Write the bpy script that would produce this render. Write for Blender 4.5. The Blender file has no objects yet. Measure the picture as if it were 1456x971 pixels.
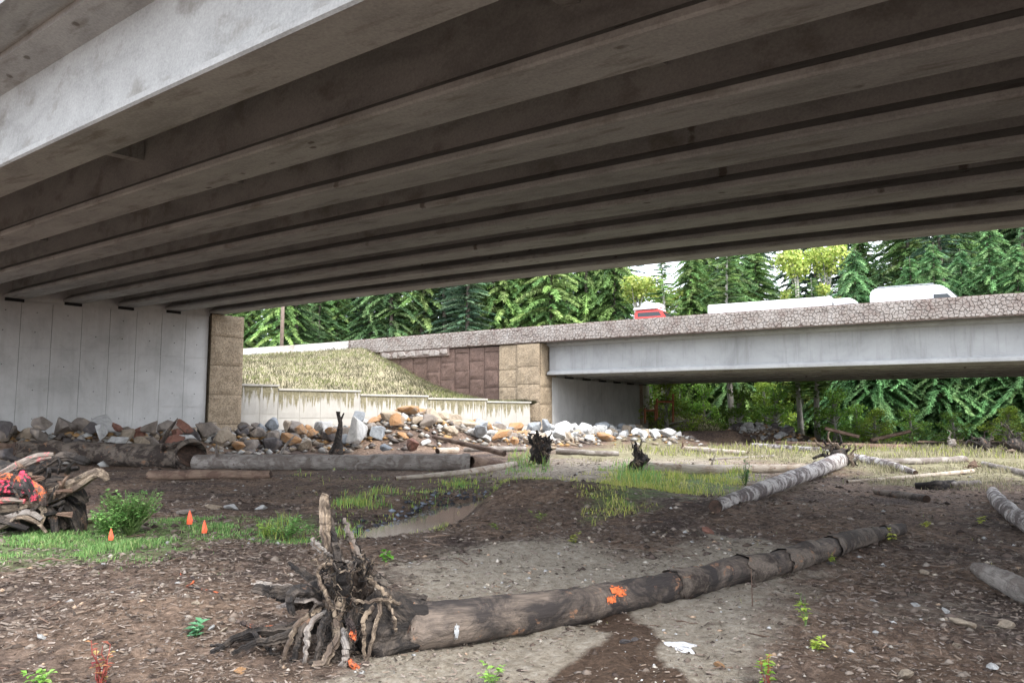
import bpy, bmesh, math, random
import numpy as np
from mathutils import Vector, Matrix, noise as mnoise
R = math.radians
rnd = random.Random(7)
nr = np.random.default_rng(11)
S = bpy.context.scene
C = S.collection

# ------------------------------------------------------------ camera, sky, sun
F = 1080.0; EYE = 1.75
TH = math.atan((590 - 485.5) / F); CT, ST = math.cos(TH), math.sin(TH)
cd = bpy.data.cameras.new('camera'); cam = bpy.data.objects.new('camera', cd); C.objects.link(cam)
cd.sensor_width = 36; cd.lens = F / 1456 * 36; cd.clip_start = 0.05; cd.clip_end = 3000
cam.location = (0, 0, EYE); cam.rotation_euler = (R(90) + TH, 0, 0)
S.camera = cam
SUN_EL, SUN_AZ = R(44), R(140)          # azimuth clockwise from +Y
w = bpy.data.worlds.new('World'); S.world = w; w.use_nodes = True
nt = w.node_tree; nt.nodes.clear()
sky = nt.nodes.new('ShaderNodeTexSky'); sky.sky_type = 'NISHITA'; sky.sun_disc = False
sky.sun_elevation = SUN_EL; sky.sun_rotation = SUN_AZ; sky.air_density = 1.0; sky.dust_density = 3.0
mx = nt.nodes.new('ShaderNodeMix'); mx.data_type = 'RGBA'; mx.inputs[0].default_value = 0.72
cn = nt.nodes.new('ShaderNodeTexNoise'); cn.inputs['Scale'].default_value = 2.2; cn.inputs['Detail'].default_value = 6
cr = nt.nodes.new('ShaderNodeValToRGB')
cr.color_ramp.elements[0].position = .3; cr.color_ramp.elements[0].color = (7.4, 7.9, 9.0, 1)
cr.color_ramp.elements[1].position = .7; cr.color_ramp.elements[1].color = (11.5, 11.6, 12.0, 1)
tcw = nt.nodes.new('ShaderNodeTexCoord'); nt.links.new(tcw.outputs['Generated'], cn.inputs['Vector'])
nt.links.new(cn.outputs['Fac'], cr.inputs['Fac'])
bg = nt.nodes.new('ShaderNodeBackground'); bg.inputs['Strength'].default_value = 0.14
ow = nt.nodes.new('ShaderNodeOutputWorld')
nt.links.new(sky.outputs['Color'], mx.inputs[6]); nt.links.new(cr.outputs['Color'], mx.inputs[7])
nt.links.new(mx.outputs[2], bg.inputs['Color']); nt.links.new(bg.outputs['Background'], ow.inputs['Surface'])
sl = bpy.data.lights.new('sun', 'SUN'); sl.energy = 1.5; sl.angle = R(18); sl.color = (1, .96, .9)
so = bpy.data.objects.new('sun', sl); C.objects.link(so)
so.rotation_euler = Vector((math.sin(SUN_AZ)*math.cos(SUN_EL), math.cos(SUN_AZ)*math.cos(SUN_EL), math.sin(SUN_EL))).to_track_quat('Z', 'Y').to_euler()
S.view_settings.view_transform = 'Standard'; S.view_settings.look = 'None'
S.view_settings.exposure = 1.58; S.view_settings.gamma = 1
S.cycles.max_bounces = 8; S.cycles.diffuse_bounces = 2; S.cycles.transparent_max_bounces = 8

# ------------------------------------------------------------ naming helpers
def tag(o, label=None, cat=None, group=None, kind=None):
    if label: o['label'] = label
    if cat: o['category'] = cat
    if group: o['group'] = group
    if kind: o['kind'] = kind
    return o
def empty(name, loc, label, cat, group=None, rz=0):
    o = bpy.data.objects.new(name, None); C.objects.link(o); o.location = loc; o.rotation_euler.z = rz
    o.empty_display_size = .2
    return tag(o, label, cat, group)
def link(name, me, mat=None, parent=None):
    o = bpy.data.objects.new(name, me); C.objects.link(o)
    if mat is not None:
        if len(me.materials) == 0: me.materials.append(mat)
        elif me.materials[0] is not mat:
            o.material_slots[0].link = 'OBJECT'; o.material_slots[0].material = mat
    if parent is not None:
        o.parent = parent
        o.matrix_parent_inverse = Matrix.Identity(4)
        wm = world_of(parent)
        o.matrix_basis = wm.inverted()       # parts are built in world coordinates
    return o
def world_of(p):
    m = p.matrix_basis.copy()
    if p.parent: m = world_of(p.parent) @ m
    return m
def link_local(name, me, mat, parent):
    o = bpy.data.objects.new(name, me); C.objects.link(o)
    if len(me.materials) == 0: me.materials.append(mat)
    elif me.materials[0] is not mat:
        o.material_slots[0].link = 'OBJECT'; o.material_slots[0].material = mat
    o.parent = parent
    return o

# ------------------------------------------------------------ rays
def ray(px, py):
    a = (px - 728) / F; b = (485.5 - py) / F
    return np.array([a, CT - b * ST, ST + b * CT])       # forward depth component 1
def PD(px, py, Y):                                       # point seen at (px,py) whose world Y is given
    d = ray(px, py); k = Y / d[1]
    return Vector((d[0]*k, Y, EYE + d[2]*k))
def PP(px, py, P, D):                                    # hit with vertical plane through P along D (xy)
    d = ray(px, py); n = (-D[1], D[0])
    k = (P[0]*n[0] + P[1]*n[1]) / (d[0]*n[0] + d[1]*n[1])
    return Vector((d[0]*k, d[1]*k, EYE + d[2]*k))
def flat(px, py, z=0.0):
    d = ray(px, py); k = (z - EYE) / d[2]
    return (d[0]*k, d[1]*k)

# ------------------------------------------------------------ value noise
def _h(ix, iy, seed):
    n = (ix.astype(np.int64)*374761393 + iy.astype(np.int64)*668265263 + seed*1442695041) & 0xffffffff
    n = ((n ^ (n >> 13)) * 1274126177) & 0xffffffff
    return ((n ^ (n >> 16)) & 0xffff) / 65535.0
def vn(x, y, seed=0):
    x = np.asarray(x, float); y = np.asarray(y, float)
    ix = np.floor(x); iy = np.floor(y); fx = x-ix; fy = y-iy
    fx = fx*fx*(3-2*fx); fy = fy*fy*(3-2*fy)
    a = _h(ix, iy, seed); b = _h(ix+1, iy, seed); c = _h(ix, iy+1, seed); d = _h(ix+1, iy+1, seed)
    return (a*(1-fx)+b*fx)*(1-fy) + (c*(1-fx)+d*fx)*fy
def fbm(x, y, oct=4, seed=0):
    s = 0; a = .5; f = 1.0
    for i in range(oct):
        s = s + a*(vn(x*f, y*f, seed+i*17)-.5); a *= .5; f *= 2.03
    return s
def seg_dist(x, y, pts):
    """distance to polyline and interpolated third value"""
    best = np.full(np.shape(x), 1e9); val = np.zeros(np.shape(x))
    for (ax, ay, az), (bx, by, bz) in zip(pts[:-1], pts[1:]):
        dx, dy = bx-ax, by-ay; L = dx*dx+dy*dy
        t = np.clip(((x-ax)*dx+(y-ay)*dy)/L, 0, 1)
        d = np.hypot(x-ax-t*dx, y-ay-t*dy)
        m = d < best
        best = np.where(m, d, best); val = np.where(m, az+(bz-az)*t, val)
    return best, val
def poly_sd(x, y, poly):
    """signed distance, negative inside"""
    pts = [(p[0], p[1], 0) for p in poly]; pts.append(pts[0])
    d, _ = seg_dist(x, y, pts)
    ins = np.zeros(np.shape(x), bool); n = len(poly)
    for i in range(n):
        x1, y1 = poly[i]; x2, y2 = poly[(i+1) % n]
        c = ((y1 > y) != (y2 > y)) & (x < (x2-x1)*(y-y1)/((y2-y1) if y2 != y1 else 1e-9)+x1)
        ins ^= c
    return np.where(ins, -d, d)
def sstep(a, b, v):
    t = np.clip((v-a)/(b-a), 0, 1); return t*t*(3-2*t)

# ------------------------------------------------------------ terrain
def XY(px, Y):
    return (px-728)/F*Y*1.0
HEAP = [(XY(-260, 24), 24, 1.2), (XY(-80, 26.3), 26.3, 1.25), (XY(0, 27.3), 27.3, 1.25), (XY(140, 29.3), 29.3, 1.1), (XY(285, 33), 33, 1.05),
        (XY(345, 35.5), 35.5, 1.0), (XY(420, 36.5), 36.5, 1.1), (XY(500, 37.6), 37.6, 1.2), (XY(550, 38.0), 38.0, 1.75),
        (XY(590, 38.6), 38.6, 2.0), (XY(640, 40), 40, 1.5), (XY(700, 43), 43, .95), (XY(770, 46.5), 46.5, .8), (XY(830, 50), 50, .75), (XY(905, 56), 56, .6)]
HEAP2 = [(XY(905, 47), 47, .55), (XY(960, 48), 48, .45)]
HEAP3 = [(XY(1045, 55), 55, .95), (XY(1085, 55), 55, 1.15), (XY(1120, 55), 55, .7)]
BANK = [(XY(975, 52), 52, .75), (XY(1035, 52), 52, .85)]
PUD = [flat(*p) for p in [(535, 753), (570, 749), (612, 741), (645, 732), (668, 721), (694, 710), (688, 705), (645, 710), (610, 718), (582, 730), (556, 741), (534, 748)]]
CH = [(flat(470, 757)[0], flat(470, 757)[1], 0), (flat(545, 745)[0], flat(545, 745)[1], 0), (flat(620, 726)[0], flat(620, 726)[1], 0), (flat(685, 706)[0], flat(685, 706)[1], 0)]
MOUND = flat(742, 722); ZP = -.10
def g0(x, y):
    x = np.asarray(x, float); y = np.asarray(y, float)
    r = np.hypot(x, y)
    z = .30*fbm(x/9, y/9, 2, 5)*np.clip((r-6)/10, 0, 1)
    d, h = seg_dist(x, y, HEAP); z = z + h*np.exp(-(d/1.9)**2)*(.9+.5*fbm(x*.7, y*.7, 2, 9))
    d, h = seg_dist(x, y, HEAP2); z = z + h*np.exp(-(d/1.4)**2)
    d, h = seg_dist(x, y, HEAP3); z = z + h*np.exp(-(d/1.7)**2)
    d, h = seg_dist(x, y, BANK); z = z + h*np.exp(-(d/1.2)**2)
    z = z + .46*np.exp(-(((x-MOUND[0]-.3)/2.3)**2 + ((y-MOUND[1]-.6)/1.5)**2))
    a = flat(1150, 760); z = z + .20*np.exp(-(((x-a[0])/3.0)**2 + ((y-a[1]-2)/2.0)**2))
    a = flat(210, 880); z = z + .12*np.exp(-(((x-a[0])/1.3)**2 + ((y-a[1])/1.0)**2))
    a = flat(1350, 900); z = z + .10*np.exp(-(((x-a[0])/1.6)**2 + ((y-a[1])/.8)**2))
    d, _ = seg_dist(x, y, CH); z = z - .10*np.exp(-(d/.9)**2)
    z = z - .35*sstep(48, 62, y)*sstep(4, 14, x)
    return z
def g(x, y):
    x = np.asarray(x, float); y = np.asarray(y, float); r = np.hypot(x, y)
    n = .15*fbm(x*.9, y*.9, 3, 21) + .07*fbm(x*3.1, y*3.1, 3, 31) + .05*fbm(x*11, y*11, 2, 41)*np.clip(1.6-r/22, 0, 1)
    z = g0(x, y) + n*np.clip(1-r/260, .2, 1)
    sd = poly_sd(x+fbm(x*2, y*2, 2, 12)*.25, y+fbm(x*2, y*2, 2, 13)*.35, PUD)
    w_ = 1-sstep(-.1, .6, sd)
    return z*(1-w_) + (ZP-.10+.25*np.clip(sd, 0, 1)+n*.25)*w_
def gz(x, y): return float(g(x, y))
def AG(px, py):                                       # where the ray through (px,py) first meets the ground
    d = ray(px, py); k = np.geomspace(1.5, 250, 900)
    z = EYE + d[2]*k; gg = g(d[0]*k, d[1]*k)
    i = np.argmax(z < gg)
    if not (z < gg).any(): i = len(k)-1
    a, b = (k[max(i-1, 0)], k[i])
    for _ in range(18):
        m = (a+b)/2
        if EYE + d[2]*m < gz(d[0]*m, d[1]*m): b = m
        else: a = m
    return Vector((d[0]*b, d[1]*b, gz(d[0]*b, d[1]*b)))

# ------------------------------------------------------------ materials
def lk(nt, a, b): nt.links.new(a, b)
def newmat(name, rough=.85, spec=.3):
    m = bpy.data.materials.new(name); m.use_nodes = True; n = m.node_tree
    b = n.nodes['Principled BSDF']; b.inputs['Roughness'].default_value = rough
    b.inputs['Specular IOR Level'].default_value = spec
    return m, n, b
def ramp(n, fac, stops):
    r = n.nodes.new('ShaderNodeValToRGB'); e = r.color_ramp.elements
    while len(e) < len(stops): e.new(.5)
    for i, (p, c) in enumerate(stops):
        e[i].position = p; e[i].color = (c[0], c[1], c[2], 1)
    lk(n, fac, r.inputs['Fac']); return r.outputs['Color']
def noise(n, vec, scale, detail=5, rough=.6, dist=0):
    t = n.nodes.new('ShaderNodeTexNoise'); t.inputs['Scale'].default_value = scale
    t.inputs['Detail'].default_value = detail; t.inputs['Roughness'].default_value = rough; t.inputs['Distortion'].default_value = dist
    if vec is not None: lk(n, vec, t.inputs['Vector'])
    return t.outputs['Fac']
def mapping(n, vec, sc, loc=(0, 0, 0)):
    m = n.nodes.new('ShaderNodeMapping'); m.inputs['Scale'].default_value = sc; m.inputs['Location'].default_value = loc
    lk(n, vec, m.inputs['Vector']); return m.outputs['Vector']
def mixc(n, fac, a, b, mode='MIX'):
    m = n.nodes.new('ShaderNodeMix'); m.data_type = 'RGBA'; m.blend_type = mode
    for s, v in ((0, fac), (6, a), (7, b)):
        if isinstance(v, (int, float)): m.inputs[s].default_value = v
        elif isinstance(v, tuple): m.inputs[s].default_value = (*v, 1)
        else: lk(n, v, m.inputs[s])
    return m.outputs[2]
def bump(n, b, h, strength, dist):
    u = n.nodes.new('ShaderNodeBump'); u.inputs['Strength'].default_value = strength; u.inputs['Distance'].default_value = dist
    lk(n, h, u.inputs['Height']); lk(n, u.outputs['Normal'], b.inputs['Normal'])
def pos(n): return n.nodes.new('ShaderNodeNewGeometry').outputs['Position']
def attr(n, name):
    a = n.nodes.new('ShaderNodeAttribute'); a.attribute_name = name; return a
def mth(n, op, a, b=None):
    m = n.nodes.new('ShaderNodeMath'); m.operation = op
    for i, v in enumerate((a, b)):
        if v is None: continue
        if isinstance(v, (int, float)): m.inputs[i].default_value = v
        else: lk(n, v, m.inputs[i])
    return m.outputs[0]
def scal(c, k): return tuple(min(1, v*k) for v in c)

def concrete(name, c, stain=.55, streak=.5, bscale=18, rough=.85, bdist=.004):
    m, n, b = newmat(name, rough)
    p = pos(n)
    base = ramp(n, noise(n, p, .55, 8, .65, .4), [(.3, scal(c, .78)), (.5, c), (.7, scal(c, 1.15))])
    st = noise(n, mapping(n, p, (3.2, 3.2, .22)), 1.3, 5, .65)
    sf = ramp(n, st, [(.52, (0, 0, 0)), (.72, (streak, streak, streak))])
    col = mixc(n, sf, base, scal((c[0], c[1]*.94, c[2]*.85), .45))
    sp = ramp(n, noise(n, p, 5, 6, .7), [(.58, (0, 0, 0)), (.75, (stain, stain, stain))])
    col = mixc(n, sp, col, scal((c[0], c[1]*.93, c[2]*.82), .6))
    lk(n, col, b.inputs['Base Color'])
    bump(n, b, noise(n, p, bscale, 6, .7), .5, bdist)
    return m
def stone_mat2(name, c):
    m, n, b = newmat(name, .95); p = pos(n)
    big = ramp(n, noise(n, p, .9, 4, .6, .5), [(.3, scal(c, .72)), (.5, c), (.7, scal(c, 1.25))])
    f = noise(n, p, 13, 7, .8, .4)
    col = mixc(n, ramp(n, f, [(.42, (0, 0, 0)), (.58, (1, 1, 1))]), scal(c, .5), big)
    col = mixc(n, ramp(n, noise(n, p, 2.6, 5, .7), [(.55, (0, 0, 0)), (.75, (.55, .55, .55))]), col, (c[0]*1.25, c[1]*1.3, c[2]*1.4))
    lk(n, col, b.inputs['Base Color']); bump(n, b, f, 1.0, .05); return m
def soffit_mat():
    m, n, b = newmat('girder_concrete', .9); p = pos(n); c = (.35, .355, .345)
    mp = n.nodes.new('ShaderNodeMapping'); mp.inputs['Rotation'].default_value = (0, 0, .6612); lk(n, p, mp.inputs['Vector']); v = mp.outputs['Vector']
    base = ramp(n, noise(n, mapping(n, v, (.5, 1.6, 1)), 1.0, 7, .65, .5), [(.3, scal(c, .68)), (.5, c), (.7, scal(c, 1.18))])
    bl = ramp(n, noise(n, mapping(n, v, (.7, 3.2, 1)), 1.6, 5, .6), [(.54, (0, 0, 0)), (.68, (.6, .6, .6))])
    col = mixc(n, bl, base, (.17, .155, .13))
    vo = n.nodes.new('ShaderNodeTexVoronoi'); vo.inputs['Scale'].default_value = 1.0; lk(n, mapping(n, v, (1.5, 2.6, .1)), vo.inputs['Vector'])
    pit = ramp(n, mth(n, 'ADD', vo.outputs['Distance'], mth(n, 'MULTIPLY', noise(n, p, 9, 3), .22)), [(.19, (.8, .8, .8)), (.25, (0, 0, 0))])
    msk = ramp(n, noise(n, mapping(n, v, (.35, 1, 1)), .8, 2), [(.48, (0, 0, 0)), (.56, (1, 1, 1))])
    col = mixc(n, mth(n, 'MULTIPLY', pit, msk), col, (.10, .085, .07))
    fine = ramp(n, noise(n, p, 24, 6, .75), [(.35, (.82, .82, .82)), (.65, (1.1, 1.1, 1.1))])
    col = mixc(n, 1.0, col, fine, 'MULTIPLY')
    lk(n, col, b.inputs['Base Color']); bump(n, b, noise(n, p, 18, 6, .7), .5, .006); return m
M_girder = soffit_mat()
M_deck = concrete('deck_concrete', (.17, .172, .172), .5, .2)
M_wall = concrete('abutment_concrete', (.50, .50, .49), .5, .2)
M_tan = stone_mat2('tan_block', (.40, .32, .225))
M_white = concrete('pale_wall', (.44, .425, .38), .3, .25, 30)
M_barrier = concrete('barrier_concrete', (.47, .455, .43), .25, .2)
M_barrier2 = concrete('barrier_concrete_dull', (.42, .38, .34), .25, .2)
M_brown = stone_mat2('brown_panel', (.17, .115, .095))
M_fgird = concrete('far_girder', (.32, .33, .335), .35, .35)
M_rub, _n, _b = newmat('rubber_pad', .7); _b.inputs['Base Color'].default_value = (.012, .012, .013, 1)

def _dummy(): pass
def stone_mat(name, cols, mortar=None):
    m, n, b = newmat(name, .95)
    p = pos(n)
    col = ramp(n, noise(n, p, 1.3, 7, .75), [(.3, cols[0]), (.48, cols[1]), (.7, cols[2])])
    col = mixc(n, ramp(n, noise(n, p, 11, 4, .7), [(.5, (0, 0, 0)), (.7, (.6, .6, .6))]), col, scal(cols[0], .6))
    lk(n, col, b.inputs['Base Color']); bump(n, b, noise(n, p, 9, 6, .7), .8, .03)
    return m
M_pstone = stone_mat('parapet_stone', [(.18, .135, .12), (.29, .26, .24), (.40, .375, .355)])
M_pjoint = stone_mat('parapet_joint', [(.10, .075, .065), (.17, .13, .115), (.25, .21, .185)])

# drip stained panels: attribute dep = metres below coping
def drip_mat():
    m, n, b = newmat('stained_pale_panel', .9)
    p = pos(n); a = attr(n, 'dep').outputs['Fac']
    c = (.44, .425, .39)
    base = ramp(n, noise(n, p, .8, 7, .65), [(.3, scal(c, .84)), (.6, c)])
    k = noise(n, mapping(n, p, (7, 7, .35)), 1.0, 4, .7)
    lim = mth(n, 'MULTIPLY', mth(n, 'SUBTRACT', k, .34), 3.6)          # how far each drip runs
    f = mth(n, 'SUBTRACT', lim, a)
    f = ramp(n, f, [(.0, (0, 0, 0)), (.16, (.9, .9, .9))])
    dirt = ramp(n, noise(n, p, 9, 4), [(.35, (.11, .10, .05)), (.65, (.25, .22, .13))])
    col = mixc(n, f, base, dirt)
    lk(n, col, b.inputs['Base Color']); bump(n, b, noise(n, p, 22, 5, .7), .5, .015)
    return m
M_drip = drip_mat()

def wood_mat(name, c1, c2, c3, th=.5, scale=2.0, crack=.8, rough=.85, patch=.06):
    m, n, b = newmat(name, rough, .35)
    v = attr(n, 'wco').outputs['Vector']
    bark = noise(n, mapping(n, v, (1.1, 1.6, 1.6)), scale, 6, .68, .6)
    f = ramp(n, bark, [(th-patch, (0, 0, 0)), (th+patch, (1, 1, 1))])
    grain = noise(n, mapping(n, v, (.8, 14, 14)), 4, 6, .75)
    ca = mixc(n, ramp(n, grain, [(.35, (0, 0, 0)), (.62, (1, 1, 1))]), scal(c1, .5), c1)
    cb = mixc(n, ramp(n, grain, [(.32, (0, 0, 0)), (.6, (1, 1, 1))]), scal(c2, .55), c2)
    col = mixc(n, f, ca, cb)
    sp = ramp(n, noise(n, v, 5.5, 5, .7, .5), [(.6, (0, 0, 0)), (.68, (1, 1, 1))])
    col = mixc(n, sp, col, c3)
    lk(n, col, b.inputs['Base Color'])
    h = mth(n, 'ADD', mth(n, 'MULTIPLY', grain, .6), mth(n, 'MULTIPLY', f, crack))
    bump(n, b, h, .9, .02)
    return m
W_dark = wood_mat('dark_bark', (.20, .165, .135), (.05, .038, .032), (.30, .17, .10))
W_hero = wood_mat('hero_bark', (.205, .165, .135), (.045, .038, .036), (.30, .165, .10), .485, 2.4, .8, .8, .09)
W_grey = wood_mat('grey_weathered_wood', (.36, .33, .30), (.20, .17, .15), (.10, .07, .05))
W_birch = wood_mat('white_bark', (.60, .57, .545), (.13, .105, .10), (.26, .18, .15), .49, 2.2, .5)
W_pale = wood_mat('pale_bare_wood', (.55, .48, .40), (.38, .30, .23), (.16, .09, .06), .55)
W_brown = wood_mat('brown_wood', (.27, .19, .14), (.15, .095, .07), (.07, .045, .035))
W_root = wood_mat('root_wood', (.11, .09, .075), (.022, .019, .018), (.20, .12, .08), .47, 3.5)
W_rootp = wood_mat('pale_root_wood', (.34, .27, .20), (.12, .09, .07), (.05, .04, .03), .5, 6)
def painted(name, c1, c2, pc, th=.5):
    m = wood_mat(name, c1, c2, (.2, .12, .08), .47, 3.5); n = m.node_tree; b = n.nodes['Principled BSDF']
    old = b.inputs['Base Color'].links[0].from_socket
    f = ramp(n, noise(n, pos(n), 4.5, 5, .7, .6), [(th, (0, 0, 0)), (th+.05, (1, 1, 1))])
    f2 = ramp(n, noise(n, pos(n), 38, 4, .7), [(.36, (.25, .25, .25)), (.5, (1, 1, 1))])
    lk(n, mixc(n, mth(n, 'MULTIPLY', f, f2), old, pc), b.inputs['Base Color']); return m
W_pinkp = painted('root_wood_sprayed_pink', (.13, .11, .10), (.03, .026, .026), (.72, .07, .13), .52)
W_orangep = painted('root_wood_sprayed_orange', (.16, .12, .10), (.04, .03, .028), (.72, .17, .06), .52)
W_pinkpale = painted('pale_root_sprayed_pink', (.36, .31, .27), (.24, .2, .17), (.75, .16, .18), .55)
W_trunk = wood_mat('trunk_bark', (.20, .17, .145), (.11, .09, .075), (.26, .25, .22), .5, 1.0)
W_trunkp = wood_mat('pale_trunk_bark', (.58, .56, .52), (.42, .40, .37), (.16, .14, .12), .5, 1.0)
W_end, _n, _b = newmat('cut_end_wood', .9)
_c = noise(_n, pos(_n), 9, 6, .7); lk(_n, ramp(_n, _c, [(.35, (.02, .015, .012)), (.65, (.09, .055, .04))]), _b.inputs['Base Color'])

def plain(name, c, rough=.8, spec=.3, metal=0, var=.25, sc=6):
    m, n, b = newmat(name, rough, spec)
    if var: lk(n, ramp(n, noise(n, pos(n), sc, 5, .6), [(.3, scal(c, 1-var)), (.7, scal(c, 1+var))]), b.inputs['Base Color'])
    else: b.inputs['Base Color'].default_value = (*c, 1)
    b.inputs['Metallic'].default_value = metal
    return m
P_orange = plain('orange_paint', (.62, .15, .05), .8, .3, 0, .5, 45)
P_pink = plain('pink_paint', (.80, .06, .13), .7, .3, 0, .35, 30)
P_white = plain('white_mark', (.58, .59, .61), .8, .3, 0, .2, 30)
P_dull = plain('weathered_white_mark', (.40, .42, .44), .9, .2, 0, .3, 40)
M_flag = plain('orange_plastic', (.85, .13, .05), .45, .5, 0, .1)
M_rust = plain('rusty_timber', (.30, .12, .06), .85)
M_truckw = plain('white_vehicle_paint', (.80, .80, .81), .35, .5, 0, .03)
M_red = plain('red_vehicle_paint', (.62, .05, .04), .3, .5, 0, .05)
M_glass = plain('dark_glass', (.02, .025, .03), .08, .6, 0, 0)
M_tyre = plain('tyre_rubber', (.02, .02, .02), .8, .3, 0, 0)
M_chrome = plain('grey_metal', (.35, .36, .37), .35, .5, .8, .1)
M_lampw = plain('headlamp_lens', (.75, .75, .72), .1, .6, 0, 0)
M_lampr = plain('tail_lamp_lens', (.5, .02, .02), .2, .6, 0, 0)

def vcol_mat(name, rough=.8, spec=.25, transl=0.0, var=.3, nsc=3.0):
    m, n, b = newmat(name, rough, spec)
    a = attr(n, 'col').outputs['Color']
    oi = n.nodes.new('ShaderNodeObjectInfo').outputs['Random']
    k = mth(n, 'ADD', .8, mth(n, 'MULTIPLY', oi, .4))
    k2 = mth(n, 'ADD', 1-var, mth(n, 'MULTIPLY', noise(n, pos(n), nsc, 3, .6), 2*var))
    kk = mth(n, 'MULTIPLY', k, k2)
    cx = n.nodes.new('ShaderNodeCombineXYZ')
    for i in range(3): lk(n, kk, cx.inputs[i])
    col = mixc(n, 1.0, a, cx.outputs[0], 'MULTIPLY')
    lk(n, col, b.inputs['Base Color'])
    if transl:
        tr = n.nodes.new('ShaderNodeBsdfTranslucent'); lk(n, col, tr.inputs['Color'])
        ms = n.nodes.new('ShaderNodeMixShader'); ms.inputs[0].default_value = transl
        out = n.nodes['Material Output']
        lk(n, b.outputs[0], ms.inputs[1]); lk(n, tr.outputs[0], ms.inputs[2]); lk(n, ms.outputs[0], out.inputs['Surface'])
    return m
M_leaf = vcol_mat('foliage', .6, .3, .3, .35, .5)
M_grass = vcol_mat('grass_blades', .7, .2, .35, .2, 2)
M_chip = vcol_mat('wood_chips', .9, .2, 0, .15, 8)

def rock_mat(name, c, c2, f=.5):
    m, n, b = newmat(name, .9)
    t = n.nodes.new('ShaderNodeTexCoord').outputs['Object']
    col = ramp(n, noise(n, t, 1.7, 7, .7, .5), [(.3, scal(c, .55)), (.5, c), (.72, scal(c, 1.25))])
    col = mixc(n, ramp(n, noise(n, t, 1.1, 4, .6, .8), [(f, (0, 0, 0)), (f+.1, (1, 1, 1))]), col, c2)
    lk(n, col, b.inputs['Base Color']); bump(n, b, noise(n, t, 5, 8, .7), .8, .06)
    return m
ROCKM = {
 'pale grey': rock_mat('pale_rock', (.46, .46, .45), (.30, .29, .28), .56),
 'blue-grey': rock_mat('bluegrey_rock', (.26, .28, .30), (.40, .41, .41), .58),
 'brown-grey': rock_mat('browngrey_rock', (.22, .19, .165), (.32, .27, .22), .55),
 'rust-orange': rock_mat('rust_rock', (.40, .23, .115), (.27, .205, .15), .49),
 'tan': rock_mat('tan_rock', (.36, .30, .23), (.28, .2, .14), .57),
 'dark grey': rock_mat('dark_rock', (.11, .10, .10), (.20, .17, .15), .55),
 'reddish brown': rock_mat('reddish_rock', (.24, .12, .09), (.14, .10, .08), .55),
 'white': rock_mat('white_rock', (.56, .56, .55), (.38, .40, .41), .54),
}

# ------------------------------------------------------------ mesh helpers
def mesh_pd(name, V, Fc, smooth=False):
    me = bpy.data.meshes.new(name); me.from_pydata([tuple(v) for v in V], [], [tuple(f) for f in Fc])
    if smooth:
        me.polygons.foreach_set('use_smooth', [True]*len(me.polygons))
    me.update(); return me
def mesh_np(name, V, Fn, col=None, smooth=False):
    V = np.asarray(V, np.float32); Fn = np.asarray(Fn, np.int32); k = Fn.shape[1]
    me = bpy.data.meshes.new(name); me.vertices.add(len(V)); me.vertices.foreach_set('co', V.ravel())
    me.loops.add(Fn.size); me.loops.foreach_set('vertex_index', Fn.ravel())
    me.polygons.add(len(Fn)); me.polygons.foreach_set('loop_start', np.arange(len(Fn), dtype=np.int32)*k)
    if smooth: me.polygons.foreach_set('use_smooth', np.ones(len(Fn), bool))
    me.update(calc_edges=True)
    if col is not None:
        a = me.color_attributes.new('col', 'FLOAT_COLOR', 'POINT')
        c = np.ones((len(V), 4), np.float32); c[:, :3] = col; a.data.foreach_set('color', c.ravel())
    return me
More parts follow.
